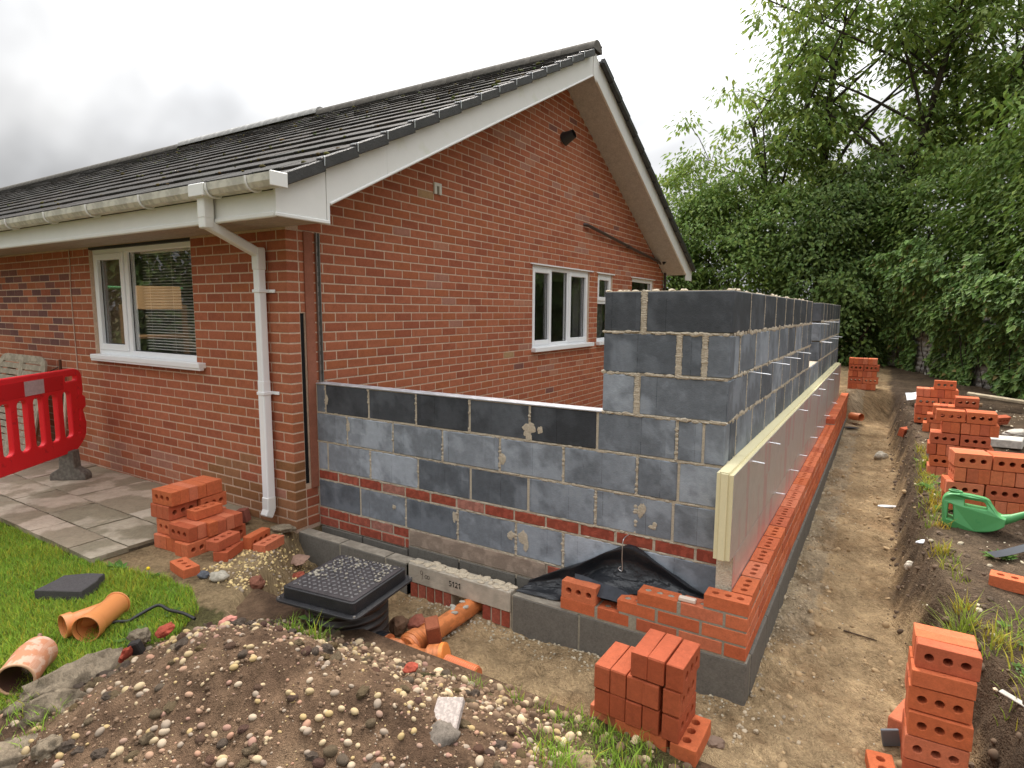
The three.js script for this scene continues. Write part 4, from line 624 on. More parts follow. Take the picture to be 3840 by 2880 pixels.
// ------------------------------------------------------------------ stacks of loose facing bricks
// stack frame: (X,Z) front-left corner, turn; u to the right, w away from the camera
function stack(X, Z, turn) { const c = Math.cos(turn), s = Math.sin(turn), J = rng(Math.floor(Math.abs(X * 1000 + Z * 77)) + 3); return (u, w, yb, how, along, label, group, wetOrShaded) => { const j = () => (J() - 0.5) * 0.004; const uu = u + j(), ww = w + j(); return brick(X + c * uu - s * ww, yb, Z - s * uu - c * ww, turn + (along ? Math.PI / 2 : 0) + (J() - 0.5) * 0.03, how, label, group, wetOrShaded); }; }
const H = 0.1035, E2 = 0.066;
{ // front stack at the lawn edge (shade of its front faces painted into a darker brick colour)
  const b = stack(2.818, 0.815, -0.03), G = 'bricks stacked on the grassy trench edge', y = 0.232;
  const who = 'orange brick in the grassy trench edge stack, ';
  b(0.075, 0.085, y, 'flat', 0, who + 'in its flat bottom course', G); b(0.195, 0.06, y, 'flat', 0, who + 'in its flat bottom course', G); b(0.145, 0.165, y, 'flat', 0, who + 'in its flat bottom course', G);
  b(0.362, 0.112, y, 'flat', 1, who + 'flat at its end with three holes showing', G);
  for (let i = 0; i < 5; i++) b(0.033 + i * 0.0675 + (i > 3 ? 0.012 : 0), 0.112, y + 0.066, 'edge', 1, who + 'in its lower course on edge', G, 0);
  for (let i = 0; i < 5; i++) b(0.033 + i * 0.0675 + (i > 3 ? 0.012 : 0), 0.110, y + 0.066 + H, 'edge', 1, who + 'in its upper course on edge', G, 1);
  for (let i = 0; i < 3; i++) b(0.183 + i * 0.0675 + (i > 1 ? 0.006 : 0), 0.108, y + 0.066 + 2 * H, 'edge', 1, who + 'one of three on its top', G, 0);
}
{ // tall near stack in the trench
  const b = stack(3.895, 0.135, 0.03), G = 'bricks in the tall stack in the trench', who = 'orange brick in the tall muddy trench stack, ';
  let y = gy(3.98, 0.06) - 0.01; const top = 0.586, ys = [top - H, top - H - 0.067, top - 2 * H - 0.067, top - 3 * H - 0.067, top - 4 * H - 0.067, top - 5 * H - 0.067];
  for (let i = 0; i < 3; i++) b(0.118, 0.03 + 0.033 + i * E2, ys[0], 'edge', 0, who + 'on edge at its top', G);
  b(0.108, 0.052, ys[1], 'flat', 0, who + 'flat below the top three', G); b(0.108, 0.158, ys[1], 'flat', 0, who + 'flat below the top three', G);
  for (let r = 2; r < 6; r++) for (let i = 0; i < 3; i++) b(0.108 + (r % 2 ? 0.002 : -0.003), 0.0 + 0.036 + i * E2 - (r > 2 ? 0.012 : 0), ys[r], 'edge', 0, who + ['', '', 'on edge in its upper holed course', 'on edge in its second holed course', 'on edge in its third holed course', 'on edge in its bottom course'][r], G);
  brick(3.905, gy(3.9, -0.2) + 0.01, -0.19, 1.25, 'edge', 'orange brick sticking out behind the tall trench stack');
  brick(3.828, gy(3.83, 0.16) - 0.004, 0.185, 1.72, 'flat', 'orange brick lying flat in the mud beside the tall stack');
}
{ // pile beside the downpipe
  const b = stack(-0.515, 0.785, 0.085), G = 'bricks piled beside the downpipe', y = 0.248, who = 'orange brick in the pile beside the downpipe, ';
  for (let i = 0; i < 6; i++) { b(0.033 + i * 0.0665, 0.108 + (i === 4 || i === 5 ? -0.03 : 0), y, 'edge', 1, who + 'in its bottom course', G); b(0.033 + i * 0.0665, 0.33, y, 'edge', 1, who + 'in its bottom course', G); }
  for (let i = 0; i < 6; i++) { b(0.108, 0.055 + i * E2, y + H, 'edge', 0, who + 'in its second course', G); b(0.285 + (i > 1 ? 0.03 : 0), 0.028 + i * E2, y + H, 'edge', 0, who + 'in its second course', G); }
  for (let i = 0; i < 3; i++) { b(-0.012 + i * 0.0675, 0.125, y + 2 * H, 'edge', 1, who + 'in its third course', G); b(0.02 + i * 0.0675, 0.345, y + 2 * H, 'edge', 1, who + 'in its third course', G); }
  for (let i = 0; i < 6; i++) b(0.082, 0.058 + i * E2, y + 3 * H, 'edge', 0, who + 'in the row along its top', G);
  b(0.262, 0.215, y + 2 * H, 'flat', 1, who + 'flat on a ledge of it', G);
  brick(0.018, 0.316, 0.605, Math.PI / 2 + 0.27, 'flat', 'orange brick laid flat on another below the downpipe pile'); brick(0.055, 0.249, 0.595, Math.PI / 2 + 0.5, 'flat', 'orange brick underneath a flat one below the downpipe pile');
  brick(0.045, 0.242, 0.372, Math.PI / 2 + 0.31, 'edge', 'orange brick on edge next to the rubble below the downpipe'); brick(0.148, 0.235, 0.352, Math.PI / 2 + 0.28, 'flat', 'orange brick flat with holes up, nearest the yellow rubble');
  brick(0.070, 0.247, 0.905, 0.0 - 0.14, 'flat', 'single orange brick flat on bare dirt apart from the pile');
}
function bankStack(X, Z, turn, base, layers, who, G) { const b = stack(X, Z, turn); layers.forEach((L, r) => { for (const [u, w, along] of L) b(u, w, base + r * H, 'edge', along, who + ['in its bottom course', 'in its second course', 'in its third course', 'in its fourth course', 'in its fifth course'][r], G); }); return b; }
{
  const beds = (u0, n, depth, w0 = 0) => { const o = []; for (let i = 0; i < n; i++) for (let d = 0; d < depth; d++) o.push([u0 + 0.1075 + i * 0.219, w0 + 0.033 + d * E2, 0]); return o; };
  const ends = (u0, n, w0 = 0) => { const o = []; for (let i = 0; i < n; i++) o.push([u0 + 0.033 + i * 0.0672, w0 + 0.1075, 1]); return o; };
  bankStack(4.175, -2.20, 0.10, 0.528, [ends(-0.02, 10), beds(-0.03, 3, 3), ends(0.01, 10), beds(0.0, 3, 3, 0)], 'orange brick in the stack behind the watering can, ', 'bricks stacked behind the watering can');
  const s2 = [ends(-0.25, 7), beds(-0.24, 2, 3), ends(-0.26, 7), beds(-0.25, 2, 3), ends(-0.17, 6)]; bankStack(4.361, -3.62, -0.02, 0.424, s2, 'orange brick in the middle bank stack, ', 'bricks in the middle bank stack');
  const b2 = stack(4.361, -3.62, -0.02); for (const [u, w] of [[-0.1125, 0.033], [0.1075, 0.033], [-0.1125, 0.10], [0.1075, 0.10], [0.1075, 0.166]]) b2(u, w, 0.424 + 5 * H, 'edge', 0, 'orange brick in the middle bank stack, on its top', 'bricks in the middle bank stack');
  bankStack(4.21, -5.24, -0.05, 0.57, [ends(-0.08, 7), beds(-0.05, 2, 3), ends(0.0, 6)], 'orange brick in the rear bank stack by the kerb piece, ', 'bricks in the rear bank stack');
  const b3 = stack(4.21, -5.24, -0.05); for (const [u, w] of [[0.30, 0.03], [0.30, 0.098], [0.30, 0.165]]) b3(u, w, 0.57 + 3 * H, 'edge', 0, 'orange brick in the rear bank stack by the kerb piece, on its top', 'bricks in the rear bank stack');
  bankStack(4.062, -5.62, 0.0, 0.605, [beds(0, 2, 2), ends(0.0, 6), beds(0.0, 2, 2), ends(0.0, 6)], 'orange brick in the farthest bank stack before the ivy, ', 'bricks in the farthest bank stack');
  const b4 = stack(4.062, -5.62, 0); b4(0.27, 0.03, 0.605 + 4 * H, 'edge', 0, 'single orange brick on top of the farthest bank stack');
  bankStack(3.215, -8.45, 0.0, 0.64, [ends(0.0, 6), beds(0, 2, 3), ends(0.0, 6), beds(0, 2, 3), ends(0, 6)].slice(0, 5), 'orange brick in the stack beyond the wall end, ', 'bricks stacked beyond the end of the wall');
  brick(3.99, gy(3.99, -5.8), -5.72, 1.1, 'edge', 'orange brick leaning beside the farthest bank stack', null, -1, 0.2);
  brick(4.90, gy(4.9, -6) + 0.02, -5.9, 0.9, 'edge', 'orange brick tipped over by the pale board on the bank', null, -1, 0.35);
  brick(4.385, gy(4.38, -1.1) - 0.005, -1.09, -0.18, 'flat', 'orange brick lying flat among weeds on the bank');
}

// ------------------------------------------------------------------ patio
{
  const p = tag(part('patio', scene), 'worn riven stone patio along the front wall', 'patio', null, 'structure'), R = rng(81);
  const nb = tileNoise(401, 4, 6, 0.55), t = tex(i => { const g = sstep(0.44, 0.6, nb[i]), v = 0.62 + 0.3 * nMid[i] + 0.18 * (nFine[i] - 0.5); return [v * lerp(0.60, 1.0, g), v * lerp(0.57, 0.95, g), v * lerp(0.48, 0.88, g)]; });
  const ms = [[0.58, 0.50, 0.42], [0.50, 0.45, 0.37], [0.56, 0.46, 0.40], [0.60, 0.54, 0.46]].map(c => std(lin(...c), 0.62, { map: rep(t, 1.1), bumpMap: rep(tMidBump, 0.35), bumpScale: 0.008 }));
  const rows = [[0.012, 0.596, [-6.3, -5.5, -4.75, -3.95, -3.06, -2.112, -1.24, -0.60]], [0.606, 0.926, [-6.3, -5.0, -4.3, -3.055, -2.432, -1.77, -1.16, -0.56]], [0.936, 1.165, [-6.3, -5.4, -4.4, -3.7, -3.0, -2.46, -1.44, -0.86, -0.545]]];
  let k = 0; for (const [z0, z1, xs] of rows) for (let i = 0; i < xs.length - 1; i++) { const w = xs[i + 1] - xs[i] - 0.011, d = z1 - z0, g = new THREE.BoxGeometry(w, 0.04, d, 10, 1, 8), q = g.attributes.position; for (let j = 0; j < q.count; j++) { const X = q.getX(j), Z = q.getZ(j); q.setX(j, X + 0.006 * N3(Z * 9 + k, X * 9, 1.5)); q.setZ(j, Z + 0.006 * N3(X * 9, Z * 9 + k, 4.5)); if (q.getY(j) > 0) q.setY(j, 0.02 + 0.005 * fbm(X * 5 + k * 3, Z * 5, 2.2, 3) - (Math.abs(X) > w / 2 - 0.01 || Math.abs(Z) > d / 2 - 0.01 ? 0.005 : 0)); } g.computeVertexNormals();
    put(muv(g, k * 0.37, k * 0.53), ms[Math.floor(R() * 4)], 'paving_slab', p, [(xs[i] + xs[i + 1]) / 2, 0.281 + (R() - 0.5) * 0.006, (z0 + z1) / 2], [(R() - 0.5) * 0.008, 0, (R() - 0.5) * 0.008]); k++; }
  put(bx(-6.3, -0.56, 0.20, 0.272, 0.004, 1.155), std(lin(0.16, 0.13, 0.09), 0.95, { map: rep(tSoil, 0.4) }), 'joint_bed', p);
}

// ------------------------------------------------------------------ red plastic barrier
{
  const b = thing('safety_barrier', 'bright red plastic pedestrian barrier standing on the patio', 'barrier', [-2.85, 0.30, 0.20], -54 * Math.PI / 180); // local +x runs away from the wall
  const red = std(lin(0.92, 0.018, 0.030), 0.45, { map: rep(tSplash, 0.5) }), red2 = std(lin(0.70, 0.008, 0.016), 0.55, { map: rep(tSplash, 0.4) });
  const s = new THREE.Shape(), rr = (p, x0, y0, x1, y1, r) => { p.moveTo(x0 + r, y0); p.lineTo(x1 - r, y0); p.quadraticCurveTo(x1, y0, x1, y0 + r); p.lineTo(x1, y1 - r); p.quadraticCurveTo(x1, y1, x1 - r, y1); p.lineTo(x0 + r, y1); p.quadraticCurveTo(x0, y1, x0, y1 - r); p.lineTo(x0, y0 + r); p.quadraticCurveTo(x0, y0, x0 + r, y0); };
  s.moveTo(0.16, 0.262); s.lineTo(1.94, 0.262); s.quadraticCurveTo(2.04, 0.262, 2.04, 0.36); s.lineTo(2.04, 0.92); s.quadraticCurveTo(2.04, 1.02, 1.94, 1.02); s.lineTo(0.12, 1.02); s.quadraticCurveTo(0.0, 1.02, 0.0, 0.92); s.lineTo(0.0, 0.80); s.lineTo(0.015, 0.77); s.lineTo(-0.03, 0.74); s.lineTo(-0.03, 0.66); s.lineTo(0.02, 0.63); s.lineTo(0.0, 0.55); s.lineTo(-0.02, 0.50); s.lineTo(-0.01, 0.42); s.quadraticCurveTo(0.0, 0.34, 0.16, 0.262);
  const hole = (x0, y0, x1, y1, r) => { const h = new THREE.Path(); rr(h, x0, y0, x1, y1, r); s.holes.push(h); };
  hole(0.055, 0.905, 0.245, 0.975, 0.033); hole(0.052, 0.77, 0.082, 0.88, 0.013); hole(0.045, 0.52, 0.088, 0.66, 0.018); hole(0.06, 0.40, 0.12, 0.45, 0.02);
  for (let i = 0; i < 10; i++) { const x = 0.175 + i * 0.188; if (x < 1.85) hole(x - 0.010, 0.385, x + 0.124, 0.838, 0.062); }
  const g = new THREE.ExtrudeGeometry(s, { depth: 0.026, bevelEnabled: true, bevelSize: 0.012, bevelThickness: 0.011, bevelSegments: 3, curveSegments: 8 }); g.translate(0, 0, -0.013); put(muv(norm(g)), red, 'panel', b);
  for (const z of [-0.0255, 0.0255]) { put(bx(0.27, 1.8, 0.855, 0.985, z - 0.0015, z + 0.0015, 0.001), red2, 'recessed_band', b); for (const x of [0.525, 1.16]) put(bx(x, x + 0.235, 0.858, 0.982, z * 1.12 - 0.001, z * 1.12 + 0.001, 0.0005), std(lin(0.66, 0.55, 0.57), 0.35, { map: rep(tBrick, 0.2) }), 'reflective_patch', b); }
  const fm = std(lin(0.26, 0.235, 0.20), 0.85, { map: rep(tBlot, 0.12), bumpMap: rep(tBump, 0.06), bumpScale: 0.006 });
  const foot = x => { const fs = new THREE.Shape(); fs.moveTo(-0.15, 0); fs.lineTo(0.15, 0); fs.quadraticCurveTo(0.16, 0.05, 0.11, 0.07); fs.lineTo(0.062, 0.10); fs.lineTo(0.05, 0.255); fs.lineTo(-0.05, 0.255); fs.lineTo(-0.062, 0.10); fs.lineTo(-0.11, 0.07); fs.quadraticCurveTo(-0.16, 0.05, -0.15, 0); const fg = new THREE.ExtrudeGeometry(fs, { depth: 0.085, bevelEnabled: true, bevelSize: 0.010, bevelThickness: 0.012, bevelSegments: 3, curveSegments: 5 }); fg.translate(0, 0.010, -0.0425); fg.rotateY(Math.PI / 2); put(T(muv(norm(fg)), x, 0, 0), fm, 'foot', b); put(T(cbox(0.036, 0.022, 0.006, 0.002), x, 0.05, 0.158), M.gasket, 'foot_slot', b); };
  foot(0.23); foot(1.80);
}
{ // folded slatted garden table leaning on the wall, cream pole, dark post
  const t = thing('garden_table', 'weathered folding wooden table leaning on the wall behind the barrier', 'table', [-4.12, 0.30, 0.42]); t.rotation.set(-0.22, 0.10, 0);
  const w1 = std(lin(0.44, 0.38, 0.29), 0.8, { map: rep(tBlot, 0.25), bumpMap: rep(tBump, 0.1), bumpScale: 0.003 }), w2 = std(lin(0.33, 0.20, 0.10), 0.75, { map: rep(tGrain, 0.2) });
  const W = 0.46, half = y => { const d = Math.min(y, 1.12 - y); return d > 0.16 ? W : W - 0.16 + Math.sqrt(Math.max(0, 0.16 * 0.16 - (0.16 - d) * (0.16 - d))); };
  for (let i = 0; i < 15; i++) { const y = 0.06 + i * 0.07, h = half(clamp(y + 0.03, 0.02, 1.10)) - 0.045; put(cbox(h * 2, 0.058, 0.018, 0.003, i * 0.2), w1, 'slat', t, [0, y + 0.03, 0]); }
  const o = new THREE.Shape(), inn = new THREE.Path(); const rrp = (p, x, y0, y1, r) => { p.moveTo(-x + r, y0); p.lineTo(x - r, y0); p.quadraticCurveTo(x, y0, x, y0 + r); p.lineTo(x, y1 - r); p.quadraticCurveTo(x, y1, x - r, y1); p.lineTo(-x + r, y1); p.quadraticCurveTo(-x, y1, -x, y1 - r); p.lineTo(-x, y0 + r); p.quadraticCurveTo(-x, y0, -x + r, y0); }; rrp(o, W, 0, 1.12, 0.16); rrp(inn, W - 0.055, 0.055, 1.065, 0.12); o.holes.push(inn);
  const fg = new THREE.ExtrudeGeometry(o, { depth: 0.016, bevelEnabled: true, bevelSize: 0.005, bevelThickness: 0.004, bevelSegments: 2, curveSegments: 6 }); put(T(muv(norm(fg)), 0, 0, -0.008), w1, 'rim', t);
  put(bx(-0.04, 0.04, 0.05, 1.07, -0.012, 0.013), w1, 'centre_rail', t); put(join([bx(0.30, 0.35, -0.02, 0.98, -0.09, -0.03), bx(-0.35, -0.30, -0.02, 0.98, -0.09, -0.03)]), w2, 'folded_legs', t);
  const p = thing('pole', 'thin cream pole leaning on the wall behind the barrier', 'pole'); put(rod([-3.30, 0.30, 0.22], [-3.40, 1.045, 0.10], 0.016, 0.016, 10), std(lin(0.66, 0.60, 0.46), 0.6, { map: rep(tBlot, 0.2) }), 'shaft', p); put(T(new THREE.SphereGeometry(0.0165, 10, 8), -3.40, 1.045, 0.10), std(lin(0.7, 0.64, 0.5), 0.5), 'end_knob', p);
  const q = thing('rusty_stake', 'short rusty stake standing by the wall behind the barrier', 'stake'); put(rod([-3.62, 0.3, 0.06], [-3.60, 1.36, 0.05], 0.014, 0.014, 8), std(lin(0.14, 0.07, 0.045), 0.9, brickMap), 'stem', q); put(rod([-3.66, 1.28, 0.05], [-3.85, 1.22, 0.06], 0.006, 0.005, 6), std(lin(0.14, 0.09, 0.07), 0.9), 'spur', q);
}

// ------------------------------------------------------------------ things on the lawn
{ // broken dark slab
  const s = new THREE.Shape(); const pts = [[-0.262, 1.565], [-0.04, 1.432], [-0.062, 1.392], [-0.075, 1.37], [-0.10, 1.325], [-0.135, 1.30], [-0.158, 1.262], [-0.24, 1.31], [-0.325, 1.40], [-0.30, 1.45]]; const cx = -0.17, cz = 1.40;
  pts.forEach(([x, z], i) => i ? s.lineTo(x - cx, -(z - cz)) : s.moveTo(x - cx, -(z - cz))); s.closePath(); const g = new THREE.ExtrudeGeometry(s, { depth: 0.05, bevelEnabled: true, bevelSize: 0.004, bevelThickness: 0.004, bevelSegments: 1, steps: 1 }); g.rotateX(-Math.PI / 2);
  const m = tag(put(muv(norm(g)), std(lin(0.115, 0.105, 0.105), 0.85, { map: rep(tGrain, 0.2), bumpMap: rep(tBump, 0.08), bumpScale: 0.004 }), 'broken_slab'), 'broken dark grey paving slab lying on the lawn', 'slab'); m.position.set(cx, 0.268, cz); m.rotation.set(0.03, 0, -0.03);
}
function hollow(a, b, r, th = 0.004, seg = 28) { const A = new THREE.Vector3(...a), B = new THREE.Vector3(...b), L = A.distanceTo(B); const g = new THREE.LatheGeometry([[r - th, 0], [r, 0], [r, L], [r - th, L], [r - th, 0]].map(p => new THREE.Vector2(...p)), seg); g.applyQuaternion(new THREE.Quaternion().setFromUnitVectors(new THREE.Vector3(0, 1, 0), B.clone().sub(A).normalize())); g.translate(A.x, A.y, A.z); return g; }
{ // Y branch and clay pipe
  const y = thing('drain_branch', 'orange plastic Y drain branch lying on the grass', 'pipe fitting');
  const m = std(lin(0.66, 0.25, 0.08), 0.35, { side: THREE.DoubleSide });
  put(hollow([0.30, 0.322, 1.40], [0.455, 0.326, 1.605], 0.060), m, 'main_barrel', y); put(hollow([0.442, 0.326, 1.588], [0.470, 0.327, 1.625], 0.068, 0.006), m, 'main_socket', y);
  put(hollow([0.345, 0.325, 1.46], [0.338, 0.325, 1.655], 0.050), m, 'side_barrel', y); put(hollow([0.340, 0.325, 1.63], [0.338, 0.325, 1.672], 0.060, 0.006), m, 'side_socket', y);
  put(join([T(new THREE.TorusGeometry(0.062, 0.005, 8, 26), 0.302, 0.322, 1.403, 0, Math.atan2(0.155, 0.205), 0)]), m, 'rim', y);
  const nb = tileNoise(501, 5, 5, 0.6), ct = tex(i => { const w = sstep(0.52, 0.64, nb[i]); return [lerp(0.80, 0.95, w), lerp(0.50, 0.86, w), lerp(0.34, 0.78, w)]; });
  const c = thing('clay_pipe', 'dirty terracotta pipe bend with lime patches on the lawn edge', 'pipe');
  const cm = std(lin(0.62, 0.44, 0.36), 0.7, { map: rep(ct, 0.22), side: THREE.DoubleSide });
  const path = new THREE.CatmullRomCurve3([[0.505, 0.325, 1.83], [0.555, 0.332, 1.88], [0.61, 0.33, 1.925], [0.665, 0.325, 1.975]].map(p => new THREE.Vector3(...p)));
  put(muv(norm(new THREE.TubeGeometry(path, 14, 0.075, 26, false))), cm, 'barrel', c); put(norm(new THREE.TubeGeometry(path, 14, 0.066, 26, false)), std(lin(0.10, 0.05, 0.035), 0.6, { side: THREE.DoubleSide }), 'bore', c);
  { const g = new THREE.TorusGeometry(0.0705, 0.006, 8, 28); g.applyQuaternion(new THREE.Quaternion().setFromUnitVectors(new THREE.Vector3(0, 0, 1), new THREE.Vector3(0.055, -0.005, 0.05).normalize())); put(T(g, 0.667, 0.325, 1.977), std(lin(0.60, 0.36, 0.22), 0.6), 'mouth_rim', c); }
  tag(put(join([rod([0.475, 0.31, 1.85], [0.36, 0.335, 1.775], 0.014, 0.009, 8), T(new THREE.SphereGeometry(0.010, 8, 6), 0.358, 0.336, 1.774)]), std(lin(0.36, 0.20, 0.14), 0.7, { map: rep(tBlot, 0.05) }), 'trowel_handle'), 'old brown tool handle poking out behind the clay pipe', 'tool handle');
  tag(put(tube([[0.40, 0.285, 1.52], [0.44, 0.29, 1.47], [0.465, 0.283, 1.43], [0.46, 0.286, 1.39], [0.465, 0.30, 1.33], [0.485, 0.312, 1.285], [0.56, 0.30, 1.27], [0.66, 0.30, 1.25], [0.75, 0.29, 1.24]], 0.0085, 60, 8), std(lin(0.018, 0.017, 0.018), 0.5), 'black_hose'), 'wavy black hose across the grass beside the Y branch', 'hose');
}

// ------------------------------------------------------------------ spoil heap
const heapBase = (x, z) => {
  const g = (cx, cz, sx, sz, a) => a * Math.exp(-Math.pow((x - cx) / sx, 2) - Math.pow((z - cz) / sz, 2));
  let h = g(1.45, 1.50, 0.46, 0.36, 0.27) + g(1.98, 1.40, 0.42, 0.34, 0.19) + g(2.50, 1.34, 0.42, 0.34, 0.15) + g(2.85, 1.35, 0.3, 0.3, 0.05) + g(1.25, 1.95, 0.5, 0.36, 0.12) + g(1.9, 1.95, 0.6, 0.5, 0.16);
  h -= g(1.86, 1.20, 0.10, 0.08, 0.10);
  return h;
};
const hY = (x, z) => { const h = heapBase(x, z); return 0.25 - 0.035 + h + 0.040 * fbm(x * 4, z * 4, 3.3, 4) * sstep(0, 0.08, h) + (0.026 * fbm(x * 13, z * 13, 8.8, 3) - 0.018 * Math.abs(fbm(x * 22, z * 22, 1.8, 2))) * sstep(0.02, 0.06, h); };
{
  const hp = thing('spoil_heap', 'mound of brown soil full of pebbles at the lawn edge', 'soil heap');
  const x0 = 0.45, x1 = 3.35, z0 = 0.75, z1 = 2.75, st = 0.0125, nx = Math.round((x1 - x0) / st), nz = Math.round((z1 - z0) / st), pos = [], col = [], uv = [], idx = []; const a = lin(0.25, 0.16, 0.098), b = lin(0.15, 0.092, 0.057), d = lin(0.33, 0.225, 0.14), c = new THREE.Color();
  for (let j = 0; j <= nz; j++) for (let i = 0; i <= nx; i++) { const x = x0 + i * st, z = z0 + j * st; pos.push(x, hY(x, z), z); uv.push(x, z); const n = fbm(x * 3, z * 3, 4.4, 4); c.copy(a).lerp(b, sstep(-0.1, 0.25, n)).lerp(d, 0.6 * sstep(0.1, 0.3, -n)); col.push(c.r, c.g, c.b); if (i && j) { const k = j * (nx + 1) + i, w = nx + 1; idx.push(k - w - 1, k - 1, k, k - w - 1, k, k - w); } }
  const g = new THREE.BufferGeometry(); g.setAttribute('position', new THREE.BufferAttribute(new Float32Array(pos), 3)); g.setAttribute('color', new THREE.BufferAttribute(new Float32Array(col), 3)); g.setAttribute('uv', new THREE.BufferAttribute(new Float32Array(uv), 2)); g.setIndex(idx); g.computeVertexNormals();
  put(g, std(0xffffff, 0.95, { vertexColors: true, map: rep(tSoil, 0.35), bumpMap: rep(tBump, 0.16), bumpScale: 0.014 }), 'soil', hp);
  const SC = [[0.42, 0.32, 0.18], [0.36, 0.225, 0.15], [0.31, 0.18, 0.135], [0.44, 0.34, 0.21], [0.29, 0.19, 0.14], [0.37, 0.21, 0.14], [0.29, 0.23, 0.175], [0.42, 0.335, 0.24], [0.40, 0.29, 0.14]].map(q => lin(...q));
  const sm = SC.map(q => std(q, 0.82, { map: rep(tBrick, 1.6), bumpMap: rep(tBump, 1.0), bumpScale: 0.1 }));
  const pebbles = [0, 1, 2, 3, 4].map(k => lump(k * 5.3, 1, 0.62, 0.78, 0.16, 1.1, 2)), flints = [0, 1, 2, 3].map(k => lump(k * 3.7 + 40, 1, 0.6, 0.7, 0.5, 1.3, 2, true));
  const R = rng(901), list = [];
  for (let i = 0; i < 9500; i++) { const x = 0.62 + R() * 2.6, z = 0.85 + R() * 1.6, h = heapBase(x, z); const back = z < 1.55 && x < 1.75; if (h < 0.012 || R() > (0.45 + 0.55 * sstep(0, 0.25, fbm(x * 2.2, z * 2.2, 6.6, 2) + (x < 1.5 ? 0.15 : 0)))) continue; const q = 0.0035 + 0.021 * Math.pow(R(), 4.2) + (back ? 0.003 : 0); list.push([x, z, q, R(), R(), R(), R(), R()]); }
  list.sort((p, q) => q[2] - p[2]); const rest = [];
  list.forEach(([x, z, q, r1, r2, r3, r4, r5], i) => { const y = hY(x, z) + q * (-0.2 + 0.42 * r1), fl = r2 < 0.45, ci = fl ? (r3 < 0.7 ? [0, 3, 8, 7][Math.floor(r4 * 4)] : 6) : Math.floor(r3 * 9), geo = fl ? flints[Math.floor(r4 * 4)] : pebbles[Math.floor(r4 * 5)];
    const e = [(r1 - 0.5) * 1.0, r5 * 6.28, (r2 - 0.5) * 1.0];
    if (i < 300) { const m = put(geo, sm[ci], 'stone', hp, [x, y, z], e); m.scale.setScalar(q * (fl ? 1.25 : 1)); } else { const g = new THREE.IcosahedronGeometry(1, q > 0.006 ? 1 : 0); g.scale(q, q * 0.62, q * 0.78); T(g, x, y, z, ...e); rest.push(colourise(norm(g), SC[ci])); } });
  const cl = rng(77); for (let i = 0; i < 2600; i++) { const x = 0.7 + cl() * 2.5, z = 0.85 + cl() * 1.6; if (heapBase(x, z) < 0.01) continue; const q = 0.003 + 0.008 * cl() * cl(); const g = new THREE.IcosahedronGeometry(1, 0); g.scale(q * 1.3, q, q); T(g, x, hY(x, z) + q * 0.3, z, cl() * 3, cl() * 6, 0); const v = 0.5 + cl(); rest.push(colourise(norm(g), lin(0.19 * v, 0.125 * v, 0.08 * v))); }
  for (let i = 0; i < 900; i++) { const x = 0.95 + cl() * 2.3, z = table(EDGEZ, x) + 0.02 + cl() * 0.42; if (z > 1.25) continue; const q = 0.004 + 0.016 * Math.pow(cl(), 3), st = cl() < 0.3; const g = new THREE.IcosahedronGeometry(1, 1); g.scale(q * 1.3, q * 0.75, q); T(g, x, Math.max(gy(x, z), heapBase(x, z) > 0.012 ? hY(x, z) : 0) + q * 0.15, z, cl() * 2, cl() * 6, 0); const v = 0.6 + cl() * 0.8; rest.push(colourise(norm(g), st ? lin(0.52 * v, 0.40 * v, 0.25 * v) : lin(0.22 * v, 0.145 * v, 0.092 * v))); }
  tag(put(join(rest), std(0xffffff, 0.85, { vertexColors: true }), 'gravel', hp), 'small pebbles and crumbs of soil', null, null, 'stuff');
  // lumps of old concrete and rubble
  const cm = std(lin(0.44, 0.36, 0.26), 0.95, { map: rep(tSoil, 0.12), bumpMap: rep(tBump, 0.05), bumpScale: 0.006 });
  const L = (seed, x, y, z, sx, sy, sz, ry, rz, label, mat = cm, name = 'concrete_lump', cat = 'rubble') => { const m = tag(put(lump(seed, sx, sy, sz, 0.42, 2.3, 5, false), mat, name), label, cat); m.position.set(x, y, z); m.rotation.set(0.1, ry, rz); return m; };
  L(1.1, 0.905, 0.33, 1.86, 0.20, 0.075, 0.105, 1.25, 0.10, 'largest crumbly concrete lump between the clay pipe and heap'); L(4.2, 1.09, 0.345, 1.985, 0.115, 0.07, 0.075, 0.75, 0.05, 'concrete lump with a dark stone set in it, beside the largest'); L(9.7, 1.20, 0.315, 2.20, 0.15, 0.055, 0.09, 0.9, 0, 'flat concrete lump at the foot of the heap'); L(12.7, 1.38, 0.40, 2.12, 0.05, 0.035, 0.04, 0.4, 0, 'small knobbly concrete lump on the pebbly slope');
  L(7.7, 0.72, 0.305, 1.50, 0.055, 0.035, 0.04, 0.2, 0, 'grey flinty lump at the grass end of the heap'); L(21.2, 1.37, 0.50, 1.66, 0.06, 0.05, 0.035, 0.8, 0.4, 'upright mossy concrete shard high on the heap'); L(23.2, 2.89, 0.27, 1.09, 0.075, 0.035, 0.05, -0.5, 0, 'earthy clod beside the brick stack grass', std(lin(0.30, 0.22, 0.14), 0.95, { map: rep(tSoil, 0.1) }), 'earth_clod', 'clod');
  const dk = std(lin(0.035, 0.03, 0.028), 0.7, { map: rep(tGrain, 0.1) }), rd = std(lin(0.46, 0.10, 0.06), 0.85, brickMap);
  const F = (g, mat, x, y, z, e, name, label, cat) => { const m = tag(put(g, mat, name), label, cat); m.position.set(x, y, z); m.rotation.set(...e); };
